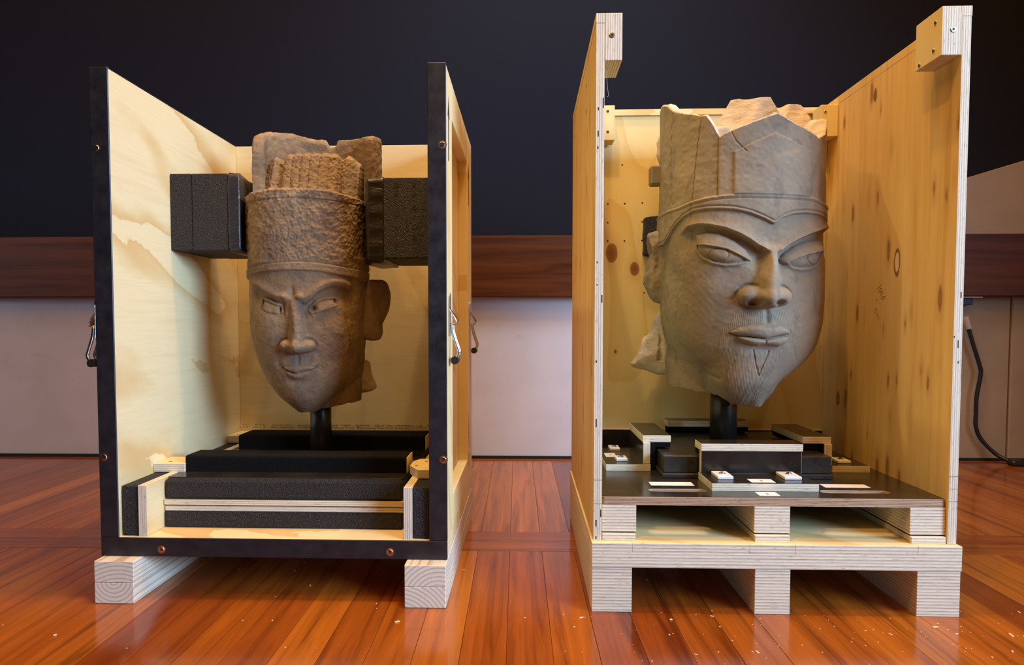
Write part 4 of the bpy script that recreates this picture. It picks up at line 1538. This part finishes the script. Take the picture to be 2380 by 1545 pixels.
    D += .0012 * bm_ * sstep(.60, .45, Z)
    fan = (S + .012) * (1 + (Z - .40) * 2.2) + .25 * (.545 - Z) * np.sign(S + .012) * 0.25
    D += .00046 * bm_ * np.sin(2 * np.pi * fan / .0041)
    D -= .0030 * gs(pl_dist(S, Z, sp([(-8.7, .541), (-7.0, .5088), (-4.2, .4802), (-1.2, .5088), (2.5, .539)], r0)), .0016)
    for poly, sg in (([(-2.8, .6377), (-20.8, .632), (-23.4, .609), (-28.9, .5889), (-31.3, .5635), (-32.9, .5306), (-26.1, .5536), (-24.3, .5789), (-19.6, .5945), (-7.6, .601), (-2.7, .598)], -1),
                     ([(1.0, .6378), (12.5, .6319), (17.4, .614), (23.3, .5889), (26.0, .5586), (27.0, .5124), (20.3, .5537), (16.8, .582), (11.1, .595), (5.8, .601), (1.4, .598)], 1)):
        sm = pg_sdf(S, Z, sp(poly, r0))
        mk = sstep(.001, -.0025, sm)
        D += .0010 * mk * sstep(.638, .60, Z)
        D += .00042 * mk * sstep(.640, .622, Z) * np.sin(2 * np.pi * (S + sg * (.64 - Z) * -.10) / .0041)
    # --- cheeks, vein, strap
    D += .005 * np.exp(-((PD + 40) / 16) ** 2 - ((Z - .690) / .045) ** 2) + .005 * np.exp(-((PD - 38) / 16) ** 2 - ((Z - .69) / .045) ** 2)
    D -= .004 * np.exp(-((PD + 24) / 9) ** 2 - ((Z - .712) / .022) ** 2) + .004 * np.exp(-((PD - 20) / 8) ** 2 - ((Z - .705) / .022) ** 2)
    vn = pl_dist(S, Z, sp([(-54.4, .8238), (-53.1, .7965), (-57.1, .7439), (-57.3, .6835), (-55.8, .599), (-54.9, .5649), (-51.6, .5309), (-44.3, .5116)], r0))
    D += .0012 * gs(vn, .0012)
    stp = sp([(-73.1, .8211), (-76.6, .7666), (-78.5, .7131), (-76.8, .6586), (-72.7, .5989), (-72.7, .5502), (-77.9, .5167)], r0)
    zst = stp[::-1]
    strap = PD - np.interp(Z, zst[:, 1], np.degrees(zst[:, 0] / r0))
    D -= .0050 * sstep(.8, -.8, strap) * sstep(.50, .53, Z) * face * sstep(-140, -110, PD)
    # --- neck crease below the jaw on the open side
    jl = pl_dist(S, Z, sp([(-80, .512), (-60, .498), (-44, .480), (-33, .470)], r0))
    D -= .004 * gs(jl, .005)
    Rr = Rb + D
    X, Y = Rr * np.sin(PH), -Rr * np.cos(PH)
    P = np.stack([X, Y, Z], -1)
    nz_ = .0004 * vnoise(P, 42, 3) + .0005 * vnoise(P, 130, 5) + .0006 * vnoise(P, 17, 9) * np.clip(hat + sstep(-50, -80, PD), 0, 1)
    chip = np.clip(vnoise(P, 26, 21) - .45, 0, 1)
    nz_ -= .006 * chip * (hat * .6 + .15)
    Rr = Rr + nz_
    # --- close: bottom and broken top
    allR, allZ = [Rr], [Z]
    top_rows_r, top_rows_z = [], []
    wob = .004 * np.sin(pd * .31 + 1) + .003 * np.sin(pd * .83)
    for k, (dr, dz_) in enumerate(((.004, .0015), (.014, .003), (.026, -.002), (.036, -.012), (.046, -.035), (.060, -.060), (.11, -.075), (.18, -.080))):
        top_rows_r.append(np.maximum(Rr[-1] - dr + .5 * wob * min(1, k), .004))
        top_rows_z.append(ztop + dz_ + wob * min(1, k * .4))
    bot_r, bot_z = [], []
    for k, (fr, dz_) in enumerate(((.02, .006), (.35, .012), (.72, .006), (.93, -.001))):
        bot_r.append(Rr[0] * fr)
        bot_z.append(zbot + dz_ + .003 * np.sin(pd * .7 + k))
    RR = np.concatenate([np.array(bot_r), Rr, np.array(top_rows_r)])
    ZZ = np.concatenate([np.array(bot_z), Z, np.array(top_rows_z)])
    nb_, nm = len(bot_r), len(Z)
    a = R(3.0)
    X, Y = RR * np.sin(ph), -RR * np.cos(ph)
    V = np.stack([math.cos(a) * X - math.sin(a) * Y + .41, math.sin(a) * X + math.cos(a) * Y + .39, ZZ], -1).reshape(-1, 3)
    Q = grid_quads(len(RR), nc)
    row = Q[:, 0] // nc
    ccol = Q[:, 0] % nc
    capm = np.concatenate([np.zeros((nb_, nc)), (Z - zl) > -.0008, np.ones((len(top_rows_r), nc))]).astype(bool)
    capq = capm[row, ccol]
    brk = (row >= nb_ + nm - 2) | (row < nb_)
    make_mesh('face', V, Q[~capq], [ST2, BRK], HD2, brk[~capq])
    make_mesh('cap', V, Q[capq], [ST2, BRK], HD2, brk[capq])


head2()

ear = inflate('ear', HD2, [(0.1791, 0.8295), (0.1935, 0.8413), (0.2133, 0.8438), (0.2335, 0.8293), (0.2405, 0.7877), (0.2404, 0.7443), (0.2401, 0.6898), (0.2376, 0.6571), (0.2007, 0.6564), (0.1897, 0.6681), (0.1775, 0.6954), (0.1705, 0.7136), (0.1782, 0.739), (0.1833, 0.768), (0.1946, 0.7987), (0.1858, 0.8125)],
              .400, .020, .050, [ST2], (.0034, 48), 26, 4,
              lambda x, z: .010 * np.exp(-((x - .206) / .010) ** 2 - ((z - .765) / .035) ** 2) - .006 * np.exp(-((x - .190) / .008) ** 2 - ((z - .71) / .03) ** 2) + .006 * np.exp(-((x - .213) / .007) ** 2 - ((z - .70) / .03) ** 2), (-.35, 0.0))
inflate('neck_fragment', HD2, [(0.1531, 0.4845), (0.1736, 0.5189), (0.1902, 0.5607), (0.2088, 0.5911), (0.218, 0.6158), (0.2403, 0.6374), (0.2712, 0.6177), (0.2834, 0.5418), (0.2819, 0.5), (0.2766, 0.4733), (0.2516, 0.4676), (0.2327, 0.4675), (0.1986, 0.4731)],
        .480, .040, .045, [BRK], (.0058, 34), 26, 9,
        lambda x, z: .012 * np.exp(-((x - .225) / .006) ** 2) * (z > .5) - .010 * np.exp(-((x - .235) / .02) ** 2 - ((z - .585) / .03) ** 2), (-.5, 0.1))
box('lug', HD2, (.1875, .232, .405, .445, .966, 1.0155), [ST2], 0.004)
rock('broken_core', HD2, (.425, .375, 1.095), (.088, .088, .078), [((-.45, -.75, .35), .62), ((.25, -.9, .15), .66), ((-.9, .1, .45), .86), ((0, -.2, 1), .93), ((.9, -.3, .5), .92)], [BRK], .0035, 3)
rock('broken_core', HD2, (.555, .430, 1.085), (.072, .075, .090), [((.1, -.9, .45), .60), ((.8, -.3, .55), .78), ((-.6, -.5, .6), .80), ((0, 0, 1), .95)], [BRK], .0035, 8)
rock('broken_core', HD2, (.300, .420, 1.070), (.085, .095, .055), [((0, -.5, 1), .75), ((-.5, -.6, .6), .8)], [BRK], .0045, 5)

# ================================================================== brown head with pleated cap (left crate)
O1 = (-0.8759, 1.4532, 0)
HD1 = thing('stone_head', 'brown weathered stone head with frowning face and pleated cap, in the left crate', 'sculpture', O1, Y1)


def head1():
    r0 = .1515
    ph = phi_grid(-72, 92, .40, 1.8)
    pd = np.degrees(ph)
    nc = len(ph)
    zbot = ip(pd, [(-180, .385), (-100, .385), (-60, .380), (-20, .3775), (10, .376), (40, .380), (60, .386), (90, .392), (120, .394), (180, .385)]) + .003 * n1(pd * .1, 5)
    ztop = ip(pd, [(-180, .935), (-110, .930), (-70, .922), (-57, .921), (-50.4, .9262), (-33.5, .9275), (-18.4, .9293), (-1.3, .9299), (15.2, .9297), (27.8, .9288), (41.8, .9243), (57.0, .9206), (73.2, .9185), (100, .925), (180, .935)])
    ztop = ztop + .0016 * n1(pd * .3, 6) + .0008 * n1(pd * .9, 7)
    rows = []
    for t in np.linspace(0, 1, 50)[:-1]:
        rows.append(zbot + (.44 - zbot) * t)
    for z in np.arange(.44, .90, .00145):
        rows.append(np.full(nc, z))
    for t in np.linspace(0, 1, 22):
        rows.append(.90 + (ztop - .90) * t)
    Z = np.array(rows)
    PH = np.broadcast_to(ph, Z.shape)
    PD = np.degrees(PH)
    S = PH * r0
    Rb = base1(PH, Z)
    D = np.zeros(Z.shape)
    zl = ip(PD, [(-180, .715), (-80, .715), (-55.3, .7231), (-33.0, .7289), (-15.0, .7315), (5.3, .7316), (20.2, .7288), (36.2, .7221), (56.7, .7164), (86.8, .7147), (180, .715)])
    z2 = ip(PD, [(-180, .738), (-52.9, .7418), (-31.0, .7483), (-14.1, .7514), (.7, .7526), (15.1, .7511), (30.0, .747), (47.3, .7418), (76.4, .7388), (180, .738)])
    z3 = ip(PD, [(-180, .903), (-47.8, .9027), (-23.4, .9051), (-1.4, .9065), (15.1, .9048), (32.3, .9039), (53.0, .902), (71.2, .9054), (180, .905)])
    cap = sstep(-.002, .003, Z - zl)
    D += .0055 * cap
    D -= .0020 * gs(Z - z2, .0018)
    D -= .0018 * sstep(-.001, .001, Z - z2) * cap
    D -= .0022 * gs(Z - z3, .0016)
    D += .0012 * sstep(0, .002, Z - z3)
    D -= .004 * sstep(-.004, 0, Z - ztop)
    face = 1 - cap
    # brows: rolled ridges meeting in a frown
    bl = sp([(-51.6, .703), (-42.6, .6985), (-33.4, .686), (-24.5, .675), (-18.7, .669), (-13.6, .668)], r0)
    br = sp([(.5, .667), (4.1, .664), (9.9, .672), (16.2, .6885), (23.2, .700), (30.6, .7055), (39.8, .7055), (47, .698)], r0)
    for b_, kx in ((bl, -13.6), (br, .8)):
        d_ = pl_dist(S, Z, b_)
        D += .0066 * gs(d_, .0090)
        D += .0060 * gs(np.hypot(S - math.radians(kx) * r0, Z - .667), .0075)
    for tab, w0, w1 in (([(-51.6, .695), (-42.6, .690), (-33.4, .677), (-24.5, .6655), (-18.7, .659), (-13, .660)], sstep(-58, -48, PD), sstep(-11.5, -15, PD)),
                        ([(0, .657), (4.1, .653), (9.9, .663), (16.2, .6795), (23.2, .692), (30.6, .6975), (39.8, .697), (47, .688)], sstep(1, 5, PD), sstep(58, 46, PD))):
        dz = Z - ip(PD, tab)
        D -= .0088 * w0 * w1 * (1 - sstep(-.008, .001, dz)) * sstep(-.060, -.020, dz)
    D -= .004 * gs(S - math.radians(-6.5) * r0, .006) * sstep(.660, .672, Z) * sstep(.70, .685, Z)
    # eyes
    for up, lo in (([(-40.9, .6628), (-33.6, .6593), (-26.0, .6506), (-20.1, .6452), (-18.0, .6326)], [(-23.7, .6316), (-30.0, .6338), (-36.6, .6425)]),
                   ([(10.5, .640), (16.1, .6549), (21.9, .6614), (28.3, .6642), (34.7, .6637)], [(33.8, .6524), (30.4, .6459), (23.0, .6392), (15.9, .6348), (10.4, .6327)])):
        E_ = sp(up + lo, r0)
        sd = pg_sdf(S, Z, E_)
        du = pl_dist(S, Z, sp(up, r0))
        D += .0070 * dome(sd - .0065, .021)
        ins = sstep(.0010, -.0022, sd)
        D -= .0040 * ins * np.exp(-du / .0085)
        D += .0016 * gs(du - .0022, .0042) * (1 - ins) * (Z > np.interp(S, [-.2, 0, .2], [.638, .640, .645]))
    for (p0, z0, tx, tz) in ((-39.3, .653, .0030, .0095), (-19.4, .6375, .0034, .0080), (12.6, .6385, .0072, .0068), (33.4, .6575, .0040, .0075)):
        D -= .0115 * np.exp(-((S - math.radians(p0) * r0) / tx) ** 2 - ((Z - z0) / tz) ** 2)
    # nose
    nz = [.523, .5305, .538, .546, .556, .5835, .6145, .6354, .6564, .672]
    sc = np.radians(smi(Z, [.53, .5526, .5835, .6145, .6354, .6564], [-2.4, -1.4, -1.2, -2.0, -3.6, -5.8])) * r0
    hh = smi(Z, nz, [0, .022, .0345, .0365, .0355, .0275, .0175, .0115, .0065, .0], .003)
    ww = smi(Z, nz, [.021, .0215, .022, .0215, .0205, .0185, .016, .0145, .015, .016])
    t = np.abs(S - sc) / ww
    nose = hh * (1 - sstep(.05, 1.35, t))
    nose = pn(nose, .0330 * np.clip(1 - ((S - math.radians(-2.2) * r0) / .0215) ** 2 - ((Z - .5465) / .0180) ** 2, 0, 1) ** .6, 5)
    for (p0, z0, rx, rz, h0) in ((-12.0, .5465, .0190, .0170, .0190), (7.2, .5462, .0190, .0170, .0190)):
        e2 = ((S - math.radians(p0) * r0) / rx) ** 2 + ((Z - z0) / rz) ** 2
        nose = pn(nose, h0 * np.clip(1 - e2, 0, 1) ** .6, 2.3)
        D -= .0028 * gs(np.sqrt(e2) - 1.12, .16) * sstep(.540, .552, Z) * (np.abs(S - sc) > .016)
    nb = ip(PD, [(-20, .538), (-16.9, .5361), (-8.2, .5313), (-1.2, .5292), (7.2, .5308), (12, .535)])
    nose = nose * sstep(-.003, .003, Z - nb)
    D += nose
    # mouth and chin
    D += .0075 * np.exp(-((S + .003) / .042) ** 2 - ((Z - .492) / .030) ** 2)
    lu = sp([(-16.9, .4933), (-10.1, .4967), (-4.4, .4989), (-.9, .4967), (3.0, .4988), (9.2, .4954), (14.8, .4929), (9.1, .4879), (3.2, .4865), (-4.1, .4811), (-9.3, .4839)], r0)
    ll = sp([(-13.8, .486), (-9.2, .4818), (-4.1, .4792), (3.1, .4844), (10.3, .4868), (7.1, .473), (.8, .4657), (-5.5, .4647), (-10.8, .4721)], r0)
    D += .0040 * dome(pg_sdf(S, Z, lu), .007) + .0058 * dome(pg_sdf(S, Z, ll), .009)
    ml = sp([(-17.5, .494), (-9.3, .483), (-4.1, .480), (3.2, .4855), (9.1, .4873), (15.5, .494)], r0)
    D -= .0042 * gs(pl_dist(S, Z, ml), .0022)
    D -= .0048 * np.exp(-((S + .004) / .022) ** 2 - ((Z - .459) / .007) ** 2)
    D += .0070 * np.exp(-((S - .001) / .036) ** 2 - ((Z - .428) / .024) ** 2)
    D -= .0030 * gs(S - math.radians(-1.5) * r0, .0045) * sstep(.500, .506, Z) * sstep(.530, .522, Z)
    for tab in ([(-17, .540), (-21, .525), (-22, .505), (-20, .490)], [(12, .540), (17, .525), (19, .505), (18, .490)]):
        D -= .0035 * gs(pl_dist(S, Z, sp(tab, r0)), .0085)
    D += .0045 * np.exp(-((PD + 36) / 13) ** 2 - ((Z - .580) / .034) ** 2) + .0045 * np.exp(-((PD - 36) / 15) ** 2 - ((Z - .580) / .036) ** 2)
    D -= .0035 * np.exp(-((PD - 17) / 7) ** 2 - ((Z - .607) / .018) ** 2) + .0035 * np.exp(-((PD + 22) / 7) ** 2 - ((Z - .607) / .018) ** 2)
    # sideburn strip and under-jaw crease by the ear
    D -= .0030 * gs(PD - 74 - (Z - .60) * 10, 1.6) * sstep(.45, .50, Z) * face
    D -= .005 * gs(pl_dist(S, Z, sp([(95, .455), (70, .425), (45, .400)], r0)), .006)
    # little knob on the cap near the ear
    D += .010 * np.exp(-((PD - 66) / 4.5) ** 2 - ((Z - .765) / .010) ** 2)
    Rr = Rb + D
    P = np.stack([Rr * np.sin(PH), -Rr * np.cos(PH), Z], -1)
    rough = .0017 * vnoise(P, 85, 3) + .0016 * vnoise(P, 150, 4) + .0012 * vnoise(P, 270, 8) + .0018 * vnoise(P, 30, 6)
    rf = .0008 * vnoise(P, 80, 13) + .0011 * vnoise(P, 28, 14) + .0005 * vnoise(P, 210, 15)
    nosem = np.exp(-((S - sc) / .026) ** 2) * sstep(.53, .545, Z) * sstep(.66, .62, Z)
    k = np.clip(cap * sstep(.0, .01, Z - z2) + .55 * nosem, 0, 1)
    Rr = Rr + rough * k + rf * (1 - k)
    top_r, top_z = [], []
    for i, (dr, dz_) in enumerate(((.003, .0012), (.010, .002), (.020, .001), (.035, -.003), (.07, -.004), (.13, -.004), (.15, -.004))):
        top_r.append(np.maximum(Rr[-1] - dr, .003))
        top_z.append(ztop + dz_ + .001 * np.sin(pd * .4 + i))
    bot_r, bot_z = [], []
    for i, (fr, dz_) in enumerate(((.02, .004), (.4, .004), (.78, .001), (.95, -.001))):
        bot_r.append(Rr[0] * fr)
        bot_z.append(zbot + dz_)
    RR = np.concatenate([np.array(bot_r), Rr, np.array(top_r)])
    ZZ = np.concatenate([np.array(bot_z), Z, np.array(top_z)])
    nb_ = len(bot_r)
    a = R(8.0)
    X, Y = RR * np.sin(ph), -RR * np.cos(ph)
    V = np.stack([math.cos(a) * X - math.sin(a) * Y + .353, math.sin(a) * X + math.cos(a) * Y + .39, ZZ], -1).reshape(-1, 3)
    Q = grid_quads(len(RR), nc)
    row, ccol = Q[:, 0] // nc, Q[:, 0] % nc
    capm = np.concatenate([np.zeros((nb_, nc)), (Z - zl) > -.0008, np.ones((len(top_r), nc))]).astype(bool)
    cq = capm[row, ccol]
    make_mesh('face', V, Q[~cq], [ST1], HD1)
    make_mesh('cap_band', V, Q[cq], [ST1], HD1)


head1()


def crown1():
    xs = np.linspace(.262, .508, 260)
    ztop = np.interp(xs, [.262, .266, .288, .3095, .3150, .3200, .335, .44, .454, .460, .4640, .477, .504, .508], [1.004, 1.009, 1.0265, 1.0155, 1.018, 1.0275, 1.0285, 1.0285, 1.026, 1.018, 1.020, 1.0285, 1.010, 1.006])
    u = np.clip((xs - .3165) / (.4585 - .3165), 0, 1)
    inner = (xs > .3155) & (xs < .4595)
    lobe = np.abs(np.sin(np.pi * u * 6))
    yf = np.where(inner, .300 - .0050 * np.sqrt(np.clip(lobe, 0, 1)) - .012 * np.sin(np.pi * u), .318)
    yf = np.where(xs <= .3155, .318 - .013 * np.clip(1 - np.abs(xs - .288) / .023, 0, 1), yf)
    yf = np.where(xs >= .4595, .318 - .013 * np.clip(1 - np.abs(xs - .477) / .024, 0, 1), yf)
    ztop = ztop + np.where(inner, .0035 * np.sqrt(lobe) - .002, 0)
    rows = []
    for t in np.linspace(0, 1, 90):
        z = .905 + (ztop - .905) * t
        rows.append(np.stack([xs, yf - .022 + .045 * t + .010 * max(0, t - .93) / .07, z], 1))
    for k, (dy, dz) in enumerate(((.014, .0015), (.03, .0005), (.06, -.004), (.11, -.008), (.15, -.03), (.15, -.11))):
        y2 = yf + dy + .023
        rows.append(np.stack([xs, y2, np.maximum(ztop + dz, .905)], 1))
    rows = [np.concatenate([r[:1] + (0, .11, 0), r[:1] + (0, .05, 0), r, r[-1:] + (0, .05, 0), r[-1:] + (0, .11, 0)]) for r in rows]
    V = np.concatenate(rows)
    n = len(xs) + 4
    V[:, 0] = .3665 + (V[:, 0] - .385) * 1.02
    V[:, 1] += .052
    V[:, 2] = .6 + (V[:, 2] - .6) * 1.036
    for ax in range(3):
        V[:, ax] += .0014 * vnoise(V, 90, 31 + ax) + .0012 * vnoise(V, 200, 41 + ax)
    Q = grid_quads(len(rows), n)
    Q = Q[(Q[:, 0] % n) != n - 1]
    make_mesh('pleated_crown', V, Q, [ST1], HD1)


crown1()


def shell1():
    """tall curved back wall of the cap, open to the front, notched at the back"""
    ps = np.concatenate([np.linspace(69, 80, 14), np.linspace(81, 279, 150), np.linspace(280, 291, 14)])
    a = np.radians(ps)
    # 69..291 deg measured clockwise from the front, through the right side and back
    ztop = np.interp(ps, [69, 72, 76, 84, 100, 130, 160, 172.5, 175.5, 182.0, 186.5, 200, 225, 255, 275, 283, 287, 291],
                     [1.070, 1.080, 1.084, 1.087, 1.096, 1.116, 1.118, 1.118, 1.101, 1.100, 1.119, 1.121, 1.129, 1.118, 1.097, 1.085, 1.072, 1.045])
    e = np.minimum(ps - 69, 291 - ps)
    th = .030 * np.clip(.55 + .45 * np.sqrt(np.clip(e / 4, 0, 1)), 0, 1)
    ro_x, ro_y = .166, .152
    prof = []
    for s_, t in [(0, 0.0), (0, .2), (0, .4), (0, .6), (0, .8), (0, .93), (.12, .985), (.35, 1.0), (.65, 1.0), (.88, .985), (1, .93), (1, .8), (1, .6), (1, .4), (1, .2), (1, 0.0)]:
        rr = 1 - s_ * th / .16
        x = .380 + ro_x * rr * np.sin(a)
        y = .390 - ro_y * rr * np.cos(a)
        z = .905 + (ztop - .905) * t
        prof.append(np.stack([x, y, z], 1))
    # refine between profile rows
    rows = []
    for p, q in zip(prof[:-1], prof[1:]):
        m = max(1, int(np.linalg.norm(q - p, axis=1).max() / .0035))
        for i in range(m):
            rows.append(p + (q - p) * i / m)
    rows.append(prof[-1])
    V = np.array(rows)
    nr, n = V.shape[:2]
    V = V.reshape(-1, 3)
    for ax in range(3):
        V[:, ax] += .0016 * vnoise(V, 70, 51 + ax) + .0010 * vnoise(V, 180, 61 + ax)
    Q = grid_quads(nr, n)
    Q = Q[(Q[:, 0] % n) != n - 1]
    # close the two end faces with strips between outer and inner rows
    cap_q = []
    for c in (0, n - 1):
        off = len(V)
        V = np.concatenate([V, V[np.arange(nr) * n + c]])
        for i in range((nr - 3) // 2):
            cap_q.append([off + i, off + i + 1, off + nr - 2 - i, off + nr - 1 - i])
    Q = np.concatenate([Q, np.array(cap_q)])
    make_mesh('back_shell', V, Q, [ST1], HD1)


shell1()
inflate('ear', HD1, [(0.508, 0.7126), (0.5315, 0.719), (0.545, 0.7184), (0.5568, 0.7095), (0.5635, 0.6874), (0.5624, 0.6578), (0.5563, 0.6311), (0.5456, 0.6074), (0.541, 0.5925), (0.5424, 0.5747), (0.5378, 0.5613), (0.5272, 0.5568), (0.5028, 0.5613), (0.494, 0.5866), (0.494, 0.6578)],
        .400, .012, .030, [ST1], (.0010, 60), 28, 6,
        lambda x, z: .012 * np.exp(-((x - .530) / .009) ** 2 - ((z - .665) / .028) ** 2) + .006 * np.exp(-((x - .543) / .006) ** 2 - ((z - .685) / .022) ** 2) - .004 * np.exp(-((x - .522) / .006) ** 2 - ((z - .645) / .012) ** 2), (.55, 0.0))
inflate('neck_fragment', HD1, [(0.4849, 0.5009), (0.4941, 0.4792), (0.5023, 0.4498), (0.5083, 0.4218), (0.4951, 0.4155), (0.4794, 0.4123), (0.4552, 0.4179), (0.4506, 0.4745)],
        .465, .022, .03, [BRK], (.0035, 50), 20, 7, None, (.5, 0))
